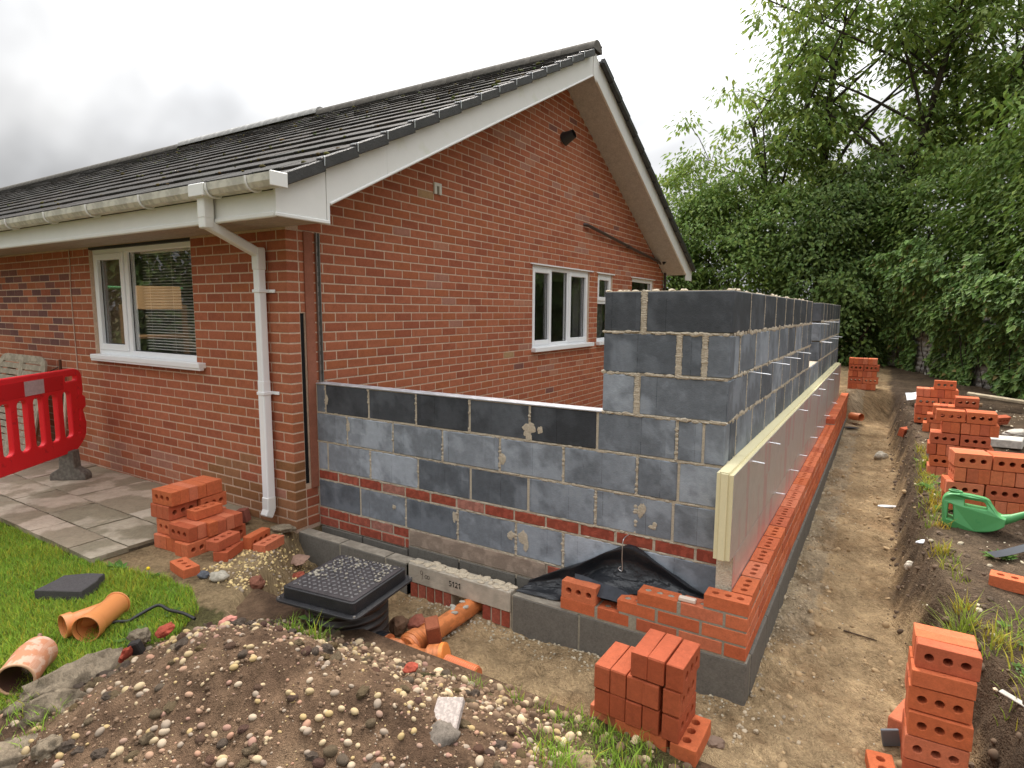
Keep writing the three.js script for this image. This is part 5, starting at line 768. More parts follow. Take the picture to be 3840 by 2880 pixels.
  F(cbox(0.05, 0.06, 0.035, 0.006), dk, 1.115, 0.475, 1.70, [0.2, 0.5, 0.2], 'charred_block', 'charred black block among pebbles beside a red brick shard', 'rubble'); F(lump(3.3, 0.045, 0.018, 0.03, 0.4, 1.5, 2, true), rd, 1.10, 0.455, 1.735, [0.3, 0.2, 1.0], 'brick_shard', 'red brick shard beside the charred block', 'brick fragment'); F(lump(5.3, 0.04, 0.02, 0.035, 0.4, 1.5, 2, true), rd, 1.12, 0.50, 1.58, [0.2, 0.9, 0.2], 'brick_shard', 'flat red brick shard on the pebbly crest of the heap', 'brick fragment'); F(lump(6.3, 0.045, 0.02, 0.03, 0.4, 1.5, 2, true), std(lin(0.52, 0.22, 0.17), 0.85), 1.29, 0.505, 1.40, [0, 0.4, 0.3], 'brick_shard', 'pink brick shard on the heap crest below the chamber', 'brick fragment'); F(lump(8.3, 0.035, 0.015, 0.025, 0.4, 1.5, 2, true), rd, 2.11, 0.40, 1.10, [0.4, 0.4, 0.2], 'brick_shard', 'small red shard near the trench side of the heap', 'brick fragment');
  F(cbox(0.105, 0.028, 0.125, 0.004), std(lin(0.62, 0.53, 0.48), 0.8, { map: rep(tBlot, 0.05), bumpMap: rep(tBump, 0.04), bumpScale: 0.003 }), 2.455, hY(2.455, 1.30) + 0.022, 1.295, [0.42, 0.35, 0.03], 'broken_tile', 'pale square broken tile lying on the brown heap', 'tile'); F(lump(31, 0.06, 0.025, 0.05, 0.35, 1.6, 3), std(lin(0.22, 0.19, 0.16), 0.95, { map: rep(tSoil, 0.1) }), 2.49, hY(2.49, 1.38) + 0.004, 1.375, [0.3, 0.35, 0], 'mortar_lump', 'dark mortar lump under the pale broken tile', 'rubble');
  F(rod([0, 0, 0], [0.10, 0.07, 0.03], 0.004, 0.003, 6), dk, 1.32, hY(1.32, 1.36) - 0.005, 1.36, [0, 0.4, 0], 'black_stick', 'short black stick in the heap near the chamber', 'stick');
}

// ------------------------------------------------------------------ watering can
{
  const c = thing('watering_can', 'green plastic watering can in front of the bank brick stack', 'watering can', [4.115, 0.50, -1.93], -0.10);
  c.position.y = gy(4.2, -1.95) - 0.012; c.scale.setScalar(0.80);
  const gm = std(lin(0.085, 0.34, 0.11), 0.45, { map: rep(tSplash, 0.3) });
  const s = new THREE.Shape(); s.moveTo(0.012, 0.03); s.lineTo(0.0, 0.20); s.quadraticCurveTo(0.0, 0.255, 0.05, 0.272); s.quadraticCurveTo(0.12, 0.285, 0.26, 0.268); s.quadraticCurveTo(0.295, 0.262, 0.305, 0.232); s.lineTo(0.345, 0.165); s.quadraticCurveTo(0.36, 0.145, 0.40, 0.135); s.lineTo(0.395, 0.085); s.quadraticCurveTo(0.34, 0.02, 0.24, 0.006); s.quadraticCurveTo(0.12, -0.002, 0.03, 0.012); s.closePath();
  const h1 = new THREE.Path(); h1.moveTo(0.135, 0.186); h1.lineTo(0.282, 0.180); h1.quadraticCurveTo(0.298, 0.186, 0.292, 0.21); h1.quadraticCurveTo(0.282, 0.246, 0.255, 0.25); h1.lineTo(0.15, 0.253); h1.quadraticCurveTo(0.130, 0.253, 0.130, 0.225); h1.closePath(); s.holes.push(h1);
  const h2 = new THREE.Path(); h2.moveTo(0.026, 0.068); h2.lineTo(0.086, 0.06); h2.lineTo(0.074, 0.186); h2.quadraticCurveTo(0.055, 0.212, 0.028, 0.196); h2.closePath(); s.holes.push(h2);
  const g = new THREE.ExtrudeGeometry(s, { depth: 0.06, bevelEnabled: true, bevelSize: 0.010, bevelThickness: 0.030, bevelSegments: 5, curveSegments: 12, steps: 2 }); g.translate(0, 0.012, -0.03);
  { const q = g.attributes.position; for (let i = 0; i < q.count; i++) { const y = q.getY(i), k = y < 0.19 ? 1.0 + 0.45 * Math.sin(Math.PI * clamp((y + 0.04) / 0.24)) : lerp(1.05, 0.42, sstep(0.19, 0.26, y)) + (q.getX(i) < 0.12 ? 0.45 * sstep(0.19, 0.26, y) : 0); q.setZ(i, q.getZ(i) * k); } g.computeVertexNormals(); }
  put(muv(norm(g)), gm, 'body', c);
  const sp = []; const path = [[0.36, 0.115, 0], [0.45, 0.155, 0], [0.54, 0.215, 0], [0.585, 0.25, 0]], rr = [0.048, 0.032, 0.020, 0.016]; for (let i = 0; i < 3; i++) sp.push(rod(path[i], path[i + 1], rr[i], rr[i + 1], 16)); for (let i = 1; i < 3; i++) sp.push(T(new THREE.SphereGeometry(rr[i], 16, 10), ...path[i])); put(join(sp), gm, 'spout', c);
  { const t = new THREE.TorusGeometry(0.042, 0.008, 8, 24); t.rotateX(Math.PI / 2); t.scale(1.0, 1, 0.62); put(T(t, 0.075, 0.306, 0, 0, 0, -0.03), gm, 'filler_rim', c); const d = new THREE.CylinderGeometry(0.040, 0.040, 0.004, 24); d.scale(1, 1, 0.6); put(T(d, 0.075, 0.304, 0), std(lin(0.004, 0.006, 0.004), 0.8), 'filler_opening', c); }
}

// ------------------------------------------------------------------ litter on the bank and in the trench
{
  const F = (g, mat, x, y, z, e, name, label, cat, onG = true) => { const m = tag(put(g, mat, name), label, cat); m.position.set(x, (onG ? gy(x, z) : 0) + y, z); m.rotation.set(...e); return m; };
  const pale = std(lin(0.62, 0.59, 0.53), 0.8, { map: rep(tBlot, 0.3) }), wood = std(lin(0.62, 0.52, 0.36), 0.8, { map: rep(tBlot, 0.3) }), stone = std(lin(0.52, 0.47, 0.38), 0.9, { map: rep(tBlot, 0.1) });
  F(cbox(0.34, 0.085, 0.22, 0.006), pale, 4.80, 0.05, -4.95, [0.05, -0.22, 0.06], 'concrete_kerb_piece', 'pale broken kerb piece beside the rear bank stack', 'kerb piece');
  F(cbox(0.62, 0.035, 0.09, 0.004), wood, 5.0, 0.16, -7.2, [0.1, -0.25, -0.06], 'timber_plank', 'pale timber plank on rubble before the retaining wall', 'plank'); F(rod([-0.25, 0, 0], [0.2, -0.03, 0.05], 0.03, 0.024, 10), std(lin(0.30, 0.19, 0.11), 0.9), 4.62, 0.13, -6.9, [0, 0.2, 0], 'rotten_post', 'brown rotten post end behind the farthest bank stack', 'post');
  { const g = new THREE.PlaneGeometry(0.52, 0.20, 16, 6), q = g.attributes.position; for (let i = 0; i < q.count; i++) q.setZ(i, 0.05 * Math.sin(q.getX(i) * 7 + 0.6) + 0.03 * fbm(q.getX(i) * 5, q.getY(i) * 6, 2, 3)); g.rotateX(-1.2); g.computeVertexNormals(); F(g, std(lin(0.66, 0.68, 0.72), 0.35, { side: THREE.DoubleSide }), 4.26, 0.16, -7.0, [0, 0.1, 0], 'plastic_sheet_scrap', 'crumpled pale plastic sheet behind the farthest bank stack', 'plastic sheet'); }
  F(lump(3.1, 0.11, 0.045, 0.09, 0.3, 1.2, 3, true), std(lin(0.50, 0.46, 0.40), 0.9), 4.98, 0.04, -5.4, [0, 0.3, 0.1], 'paving_fragment', 'grey paving fragment leaning by the tipped brick', 'rubble'); F(lump(4.1, 0.07, 0.03, 0.05, 0.35, 1.3, 2, true), std(lin(0.68, 0.60, 0.42), 0.9), 5.32, 0.03, -5.5, [0, 0.3, 0.1], 'rubble_stone', 'cream rubble stone on the bank right of the kerb piece', 'stone');
  { const g = new THREE.PlaneGeometry(0.62, 0.05, 20, 2), q = g.attributes.position; for (let i = 0; i < q.count; i++) q.setZ(i, 0.025 + 0.02 * Math.sin(q.getX(i) * 6) + 0.01 * q.getY(i) * 8); g.rotateX(-Math.PI / 2 + 0.2); g.computeVertexNormals(); F(g, std(lin(0.05, 0.055, 0.065), 0.4, { side: THREE.DoubleSide }), 4.52, 0.02, -1.62, [0, 0.85, 0], 'black_strip', 'black plastic strip trailing over the bank soil', 'plastic strip'); }
  F(lump(6.6, 0.035, 0.03, 0.024, 0.3, 1.4, 3, true), std(lin(0.74, 0.66, 0.54), 0.85), 3.958, 0.02, -1.80, [0, 0.3, 0.3], 'white_stone', 'cream stone at the foot of the bank in the trench', 'stone'); F(lump(7.6, 0.04, 0.008, 0.022, 0.4, 1.6, 3), std(lin(0.72, 0.74, 0.78), 0.3), 4.01, 0.02, -1.74, [0.1, 0.5, 0.2], 'foil_scrap', 'scrap of silver foil beside the cream trench stone', 'foil');
  F(lump(8.6, 0.085, 0.06, 0.07, 0.25, 1.2, 3, true), stone, 3.76, 0.02, -5.8, [0, 0.4, 0.1], 'boulder', 'pale angular boulder in the far part of the trench', 'stone'); F(lump(9.9, 0.09, 0.012, 0.03, 0.3, 1.3, 3), std(lin(0.70, 0.70, 0.70), 0.5), 3.84, 0.012, -3.75, [0, 0.4, 0], 'white_shard', 'long white plastic shard in the trench mud', 'plastic scrap'); F(lump(11.1, 0.10, 0.012, 0.05, 0.2, 1.3, 3), M.black, 3.36, 0.012, -7.3, [0, 0.2, 0], 'rubber_patch', 'flat black rubber patch in the far trench', 'rubber');
  tag(put(hollow([3.33, 0.30, -7.75], [3.47, 0.31, -7.62], 0.058, 0.006), std(lin(0.60, 0.20, 0.08), 0.5, { side: THREE.DoubleSide }), 'pipe_stub'), 'orange pipe stub poking out at the far trench end', 'pipe');
  F(cbox(0.025, 0.006, 0.14, 0.002), pale, 4.27, 0.012, -0.07, [0.1, 0.9, 0.1], 'white_splinter', 'white painted splinter on the bank soil', 'splinter'); F(cbox(0.07, 0.10, 0.012, 0.003), std(lin(0.18, 0.20, 0.22), 0.7), 3.855, 0.05, -0.06, [0.3, 0.3, 0.15], 'slate_piece', 'grey slate piece leaning on the tall trench stack', 'slate'); F(lump(14.4, 0.045, 0.022, 0.035, 0.3, 1.3, 2, true), std(lin(0.22, 0.15, 0.11), 0.9), 3.20, 0.012, 0.36, [0, 0.4, 0], 'dark_stone', 'dark brick crumb in the mud below the outer corner', 'stone');
  F(rod([0, 0, 0], [0.16, 0.006, 0.07], 0.005, 0.003, 6), std(lin(0.10, 0.07, 0.05), 0.9), 3.62, 0.008, -1.05, [0, 0.2, 0], 'twig', 'dark twig lying in the trench mud', 'twig');
  // rubble beside the chamber
  const rb = std(lin(0.44, 0.12, 0.075), 0.88, brickMap); const q = rng(14);
  F(lump(1.9, 0.055, 0.03, 0.045, 0.35, 1.4, 3, true), rb, 0.34, 0.02, 0.27, [0.2, 0.5, 0.2], 'brick_fragment', 'red brick fragment beside the left end of the footing', 'brick fragment'); F(lump(2.9, 0.05, 0.05, 0.04, 0.3, 1.4, 3, true), std(lin(0.30, 0.13, 0.085), 0.9, brickMap), 0.545, 0.03, 0.735, [0, 0.6, 0.1], 'brick_fragment', 'brown half brick beside the drain cover', 'brick fragment'); F(lump(3.9, 0.075, 0.025, 0.035, 0.35, 1.4, 3, true), rb, 0.63, 0.02, 0.66, [0.1, -0.6, 0.25], 'brick_fragment', 'long red brick shard under the drain cover flange', 'brick fragment'); F(lump(4.9, 0.09, 0.022, 0.07, 0.35, 1.4, 3, true), std(lin(0.48, 0.32, 0.24), 0.9, brickMap), 0.20, 0.03, 0.17, [0.15, 0.2, 0.1], 'render_slab', 'pinkish broken render slab near the footing end', 'rubble'); F(lump(5.9, 0.06, 0.035, 0.04, 0.35, 1.4, 3), stone, 0.36, 0.02, 0.86, [0, 0.4, 0], 'rubble_stone', 'buff rubble stone on bare dirt near the drain cover', 'stone'); F(lump(6.9, 0.035, 0.025, 0.03, 0.35, 1.4, 2, true), std(lin(0.10, 0.105, 0.12), 0.8), 0.25, 0.015, 0.89, [0, 0.4, 0], 'slate_lump', 'small blue-black slate lump on bare dirt', 'stone');
  F(bx(-0.04, 0.04, 0, 0.1, -0.03, 0.03, 0.004), std(lin(0.34, 0.12, 0.085), 0.9, brickMap), -0.40, 0.02, 0.16, [0.1, 0.35, 0.12], 'old_brick', 'old brick remnant beside the downpipe foot', 'brick fragment');
  F(lump(7.9, 0.10, 0.03, 0.06, 0.3, 1.4, 3, true), std(lin(0.34, 0.28, 0.20), 0.95, { map: rep(tSoil, 0.1) }), -0.03, 0.02, 0.10, [0, 0.2, 0.1], 'mortar_slab', 'crumbly mortar slab at the house corner', 'rubble');
  // loose gravel, crumbs of mortar and pale chips: too many to count
  const R = rng(515), out = [], ic = new THREE.IcosahedronGeometry(1, 1), ic0 = new THREE.IcosahedronGeometry(1, 0);
  const add = (x, z, s, c, g0 = ic0) => { const g = g0.clone(); g.scale(s * (1 + R() * 0.6), s * (0.5 + R() * 0.4), s); T(g, x, gy(x, z) + s * 0.2, z, R() * 0.8, R() * 6, R() * 0.8); out.push(colourise(norm(g), c)); };
  for (let i = 0; i < 1500; i++) { const x = 0.0 + R() * 0.85, z = 0.04 + R() * 0.85; if (x < 0.12 && z > 0.7) continue; if (R() > 0.35 + 0.65 * sstep(-0.1, 0.2, fbm(x * 5, z * 5, 1.2, 2))) continue; const v = 0.7 + R() * 0.5; add(x, z, 0.003 + 0.009 * R() * R() + 0.002, R() < 0.72 ? lin(0.66 * v, 0.50 * v, 0.24 * v) : lin(0.40 * v, 0.32 * v, 0.24 * v), ic); }
  for (let i = 0; i < 420; i++) { const x = 1.12 + R() * 2.1, z = 0.012 + Math.pow(R(), 3) * 0.22; const v = 0.7 + R() * 0.5; add(x, z, 0.003 + 0.008 * R() * R(), lin(0.44 * v, 0.38 * v, 0.28 * v)); }
  for (let i = 0; i < 520; i++) { const z = 0.3 - R() * 6, x = 3.265 + Math.pow(R(), 3) * 0.25; const v = 0.7 + R() * 0.5; add(x, z, 0.004 + 0.011 * R() * R(), lin(0.42 * v, 0.34 * v, 0.24 * v)); }
  for (let i = 0; i < 900; i++) { const z = 0.5 - R() * 7.5, x = 3.3 + R() * 0.75; const v = 0.6 + R() * 0.7, p = R() < 0.12; add(x, z, 0.0025 + 0.006 * R() * R(), p ? lin(0.62, 0.55, 0.42) : lin(0.30 * v, 0.22 * v, 0.14 * v)); }
  for (let i = 0; i < 1500; i++) { const z = 0.4 - R() * 8, x = 4.02 + R() * 1.7 + (z > -1 ? 0.12 : 0); const v = 0.6 + R() * 0.8, p = R() < 0.35; add(x, z, 0.004 + 0.014 * Math.pow(R(), 3), p ? lin(0.58 * v, 0.50 * v, 0.36 * v) : lin(0.14 * v, 0.10 * v, 0.07 * v)); }
  for (let i = 0; i < 420; i++) { const z = 0.3 - R() * 7.6, x = table(BANKX, z) - 0.12 + R() * 0.3, v = 0.7 + R() * 0.5; add(x, z, 0.006 + 0.016 * Math.pow(R(), 2.5), lin(0.125 * v, 0.086 * v, 0.058 * v), ic); }
  for (let i = 0; i < 260; i++) { const z = 0.4 - R() * 7.6, x = 3.35 + R() * 0.65, v = 0.75 + R() * 0.5; add(x, z, 0.006 + 0.018 * Math.pow(R(), 3), lin(0.42 * v, 0.295 * v, 0.165 * v), ic); }
  for (let i = 0; i < 260; i++) { const x = 1.45 + R() * 0.45, z = 0.05 + R() * 0.55; if (Math.abs(x - (1.58 - z * 0.25) - 0.11) > 0.06) continue; add(x, z, 0.004 + 0.007 * R(), lin(0.42, 0.37, 0.29)); }
  tag(put(join(out), std(0xffffff, 0.9, { vertexColors: true }), 'loose_gravel'), 'yellow gravel, mortar crumbs and chips scattered over the dirt', 'gravel', null, 'stuff');
}

// ------------------------------------------------------------------ foliage
// one leaf = a folded diamond, two triangles
class Leaves {
  constructor() { this.p = []; this.c = []; this.n = 0; }
  add(x, y, z, dx, dy, dz, len, wid, c, nx, ny, nz) { // d = direction of the midrib, n = leaf normal
    const l = Math.hypot(dx, dy, dz) || 1; dx /= l; dy /= l; dz /= l; let sx = dy * nz - dz * ny, sy = dz * nx - dx * nz, sz = dx * ny - dy * nx; const m = Math.hypot(sx, sy, sz) || 1; sx /= m; sy /= m; sz /= m; const w = wid / 2, k = 0.42 * len, f = 0.16 * wid;
    const ax = x, ay = y, az = z, tx = x + dx * len, ty = y + dy * len - 0.1 * len, tz = z + dz * len, lx = x + dx * k + sx * w + nx * f, ly = y + dy * k + sy * w + ny * f, lz = z + dz * k + sz * w + nz * f, rx = x + dx * k - sx * w + nx * f, ry = y + dy * k - sy * w + ny * f, rz = z + dz * k - sz * w + nz * f;
    this.p.push(ax, ay, az, lx, ly, lz, tx, ty, tz, ax, ay, az, tx, ty, tz, rx, ry, rz); for (let i = 0; i < 6; i++) this.c.push(c[0], c[1], c[2]); this.n++;
  }
  geo() { const g = new THREE.BufferGeometry(); g.setAttribute('position', new THREE.BufferAttribute(new Float32Array(this.p), 3)); g.setAttribute('color', new THREE.BufferAttribute(new Float32Array(this.c), 3)); g.computeVertexNormals(); return g; }
}
const leafMat = new THREE.MeshPhysicalMaterial({ color: 0xffffff, vertexColors: true, roughness: 0.95, specularIntensity: 0.5, transmission: 0.45, thickness: 0, side: THREE.DoubleSide });
const ivyMat = new THREE.MeshPhysicalMaterial({ color: 0xffffff, vertexColors: true, roughness: 0.85, specularIntensity: 1, transmission: 0.3, thickness: 0, side: THREE.DoubleSide });
const bark = std(lin(0.085, 0.07, 0.055), 0.95, { map: rep(tSoil, 0.5) });
const tone = (R, base, v = 0.35) => { const k = 1 + (R() - 0.5) * 2 * v, h = (R() - 0.5) * 0.3; return [base[0] * k * (1 + h), base[1] * k, base[2] * k * (1 - h * 0.5)]; };
// dense shrub: leaf clumps on the outside of several lobes
function shrub(name, label, category, seed, lobes, n, leaf, col, group, mat = leafMat) {
  const R = rng(seed), lv = new Leaves(), t = thing(name, label, category, [0, 0, 0], 0, group);
  const vol = lobes.map(l => l[3] * l[4] * l[5]), tot = vol.reduce((a, b) => a + b, 0);
  lobes.forEach((l, i) => { const m = n * vol[i] / tot, sprays = Math.ceil(m / 26); for (let k = 0; k < sprays; k++) { const a = R() * 6.28, cz = R() * 2 - 1, s = Math.sqrt(1 - cz * cz), rr = Math.pow(0.25 + 0.75 * R(), 0.4) * (1 + 0.25 * fbm(Math.cos(a) * s * 2 + i * 5, cz * 2, Math.sin(a) * s * 2, 3)); const ux = Math.cos(a) * s, uy = cz, uz = Math.sin(a) * s; const px = l[0] + ux * rr * l[3], py = l[1] + uy * rr * l[4], pz = l[2] + uz * rr * l[5];
    for (let j = 0; j < 26; j++) { const q = leaf * 3.2; const v = 1; lv.add(px + (R() + R() - 1) * q, py + (R() + R() - 1) * q * 0.6, pz + (R() + R() - 1) * q, ux * 0.7 + (R() - 0.5), -0.45 + (R() - 0.5) * 0.6, uz * 0.7 + (R() - 0.5), leaf * (0.7 + R() * 0.6), leaf * 0.6 * (0.8 + R() * 0.4), tone(R, col), ux * 0.5 + (R() - 0.5) * 0.8, 0.9, uz * 0.5 + (R() - 0.5) * 0.8); } } });
  const c = put(lv.geo(), mat, 'crown', t); c.userData.kind = 'stuff';
  const st = []; for (const l of lobes) { const gx = l[0], gz = l[2], y0 = gy(gx, gz) - 0.1; if (l[1] - y0 < 0.2) continue; for (let k = 0; k < 3; k++) st.push(rod([gx + (R() - 0.5) * 0.3, y0, gz + (R() - 0.5) * 0.3], [gx + (R() - 0.5) * l[3], l[1], gz + (R() - 0.5) * l[5]], 0.035, 0.015, 6, true)); } if (st.length) put(join(st), bark, 'stems', t); return t;
}
// crown filled with separate leaf clumps, each hung on its own twig from a limb
function bigTree(label, seed, x, z, y0, o) {
  const R = rng(seed), t = thing('tree', label, 'tree', [x, y0, z], 0, o.group), lv = new Leaves(), wood = [], nodes = [];
  const limb = (a, b, r0, r1, bow) => { const n = 7; let p = a.clone(); const side = new THREE.Vector3(R() - 0.5, 0, R() - 0.5).multiplyScalar(bow); for (let i = 1; i <= n; i++) { const u = i / n, q = a.clone().lerp(b, u).addScaledVector(side, Math.sin(Math.PI * u)); q.y += Math.sin(Math.PI * u * 0.9) * bow * 0.35; wood.push([p, q.clone(), lerp(r0, r1, (i - 1) / n), lerp(r0, r1, u)]); p = q; nodes.push([q.clone(), lerp(r0, r1, u)]); } };
  for (const s of o.stems) { const a = new THREE.Vector3(s[0], 0, s[1]), b = new THREE.Vector3(s[2], s[3], s[4]); limb(a, b, s[5], s[5] * 0.45, 0.4); const k0 = nodes.length - 7; for (let i = 0; i < (o.limbs ?? 9); i++) { const e = o.lobes[Math.floor(R() * o.lobes.length)], an = R() * 6.28, cz = R() * 1.6 - 0.6, ss = Math.sqrt(Math.max(0, 1 - cz * cz)); const to = new THREE.Vector3(e[0] + Math.cos(an) * ss * e[3] * 0.75, e[1] + cz * e[4] * 0.75, e[2] + Math.sin(an) * ss * e[5] * 0.75), from = nodes[k0 + 2 + Math.floor(R() * 5)]; const run = Math.hypot(to.x - from[0].x, to.z - from[0].z); to.y = Math.max(to.y, from[0].y + run * (0.55 + R() * 0.5)); limb(from[0], to, from[1] * 0.5, 0.010, 0.7); } }
  const tot = o.lobes.reduce((q, e) => q + e[3] * e[4] * e[5], 0);
  for (const e of o.lobes) { const m = o.clumps * e[3] * e[4] * e[5] / tot; for (let i = 0, n = 0; n < m && i < m * 4; i++) { const an = R() * 6.28, cz = R() * 2 - 1, ss = Math.sqrt(1 - cz * cz), rr = Math.pow(R(), 0.42); const c = new THREE.Vector3(e[0] + Math.cos(an) * ss * e[3] * rr, e[1] + cz * e[4] * rr, e[2] + Math.sin(an) * ss * e[5] * rr); if (fbm(c.x * 0.55 + seed, c.y * 0.55, c.z * 0.55, 3) < (o.gap ?? -0.08)) continue; n++;
    let best = null, bd = 1e9; for (const q of nodes) { const d = q[0].distanceToSquared(c); if (d < bd) { bd = d; best = q; } } if (bd < 6) { const mid = best[0].clone().lerp(c, 0.5); mid.y += 0.12; wood.push([best[0], mid, Math.min(best[1], 0.02), 0.010], [mid, c, 0.010, 0.005]); }
    const rad = o.rad * (0.6 + R() * 0.8), k = o.per * (0.6 + R() * 0.8), shade = 0.8 + R() * 0.4; for (let j = 0; j < k; j++) { const px = (R() + R() - 1) * rad, py = (R() + R() - 1) * rad * 0.55, pz = (R() + R() - 1) * rad, L = o.leaf * (0.55 + R() * 0.8), tn = tone(R, o.col, 0.28); lv.add(c.x + px, c.y + py - 0.25 * (px * px + pz * pz) / rad, c.z + pz, px + (R() - 0.5) * rad, -0.3 * rad - R() * 0.25 * rad, pz + (R() - 0.5) * rad, L, L * 0.48, [tn[0] * shade, tn[1] * shade, tn[2] * shade], (R() - 0.5) * 0.9, 1, (R() - 0.5) * 0.9); } } }
  put(join(wood.map(w => muv(norm(rod(w[0].toArray(), w[1].toArray(), w[2], w[3], w[2] > 0.04 ? 8 : 4, true))))), bark, 'trunk', t);
  put(lv.geo(), leafMat, 'crown', t).userData.kind = 'stuff'; return t;
}
const ash = [0.215, 0.30, 0.062], syc = [0.175, 0.265, 0.05], dark = [0.13, 0.20, 0.04], ivyC = [0.165, 0.275, 0.055];
bigTree('tall open ash tree with a forked trunk behind the house', 1201, 2.3, -14.2, 0.6, { stems: [[0, 0, -0.1, 7.2, 0.1, 0.15], [0.7, 0.3, 2.2, 7.4, 0.2, 0.12], [-0.8, -0.2, -1.9, 6.0, 0, 0.10]], limbs: 9, lobes: [[-1.5, 5.3, 0, 2.4, 2.4, 1.6], [0.5, 8.2, 0, 2.7, 2.6, 1.8], [2.3, 5.6, 0, 1.9, 2.4, 1.5], [0.2, 4.6, 0.3, 1.6, 1.6, 1.2]], clumps: 350, per: 66, rad: 0.58, leaf: 0.165, gap: -0.12, col: ash });
bigTree('leaning ash tree between the tall ash and the ivy', 1302, 5.0, -14.6, 0.7, { stems: [[0, 0, 0.9, 7.0, 0.2, 0.13]], limbs: 12, lobes: [[0.4, 6.6, 0, 2.1, 2.9, 1.5], [1.6, 8.6, 0, 2.0, 2.0, 1.5]], clumps: 230, per: 66, rad: 0.56, leaf: 0.155, gap: -0.14, col: ash });
bigTree('dark sycamore overhanging the retaining wall', 1403, 7.3, -11.0, 0.8, { stems: [[0, 0, -0.2, 5.2, 0.1, 0.14], [0.3, -0.6, 0.9, 5.0, 0.2, 0.11]], limbs: 10, lobes: [[-0.3, 4.3, 0.2, 2.0, 2.2, 1.6], [1.2, 5.4, 0.6, 1.9, 2.2, 1.6], [0.2, 6.8, -0.4, 1.6, 1.5, 1.4]], clumps: 300, per: 62, rad: 0.48, leaf: 0.14, gap: -0.2, col: syc });
bigTree('near sycamore leaning over the end of the ivy wall', 1605, 8.2, -7.6, 0.8, { stems: [[0, 0, -0.6, 4.4, 0.1, 0.13]], limbs: 12, lobes: [[-0.5, 3.4, 0, 1.6, 2.0, 1.6], [0.2, 5.2, 0.2, 1.6, 1.5, 1.6]], clumps: 210, per: 60, rad: 0.42, leaf: 0.125, gap: -0.2, col: dark });
shrub('hedge_shrub', 'green hedge shrub under the tall ash behind the block wall', 'shrub', 21, [[-1.3, 2.4, -12.6, 1.2, 1.6, 1.0], [-0.4, 3.6, -13.0, 1.0, 1.5, 0.9], [0.7, 2.7, -12.8, 1.2, 1.5, 1.0], [1.5, 3.6, -13.0, 0.9, 1.4, 0.9], [0.3, 4.6, -13.3, 0.7, 0.8, 0.7]], 28000, 0.115, syc);
shrub('hedge_shrub', 'darker hedge shrub beyond the far end of the block wall', 'shrub', 22, [[2.3, 2.4, -12.3, 1.0, 1.7, 0.9], [3.0, 1.7, -11.9, 0.9, 1.2, 0.8], [2.7, 3.5, -13.0, 1.1, 1.5, 1.0], [3.2, 4.6, -13.4, 0.8, 0.9, 0.8]], 22000, 0.105, dark);
shrub('hedge_shrub', 'pale hedge shrub beside the rear corner of the roof', 'shrub', 23, [[-2.6, 3.0, -13.4, 1.4, 2.2, 1.0], [-1.6, 4.6, -14.0, 1.2, 1.4, 1.0]], 12000, 0.11, ash);
shrub('hedge_shrub', 'tangled shrub behind the ivy wall below the ash trees', 'shrub', 24, [[3.6, 3.0, -13.4, 1.2, 1.7, 1.0], [4.6, 3.6, -12.7, 1.3, 1.7, 1.0], [5.6, 3.6, -11.2, 1.1, 1.6, 1.0], [6.2, 3.3, -9.8, 1.0, 1.5, 1.1], [6.9, 3.1, -8.2, 0.9, 1.5, 1.1], [7.4, 2.8, -6.6, 0.8, 1.4, 1.0]], 44000, 0.105, syc);

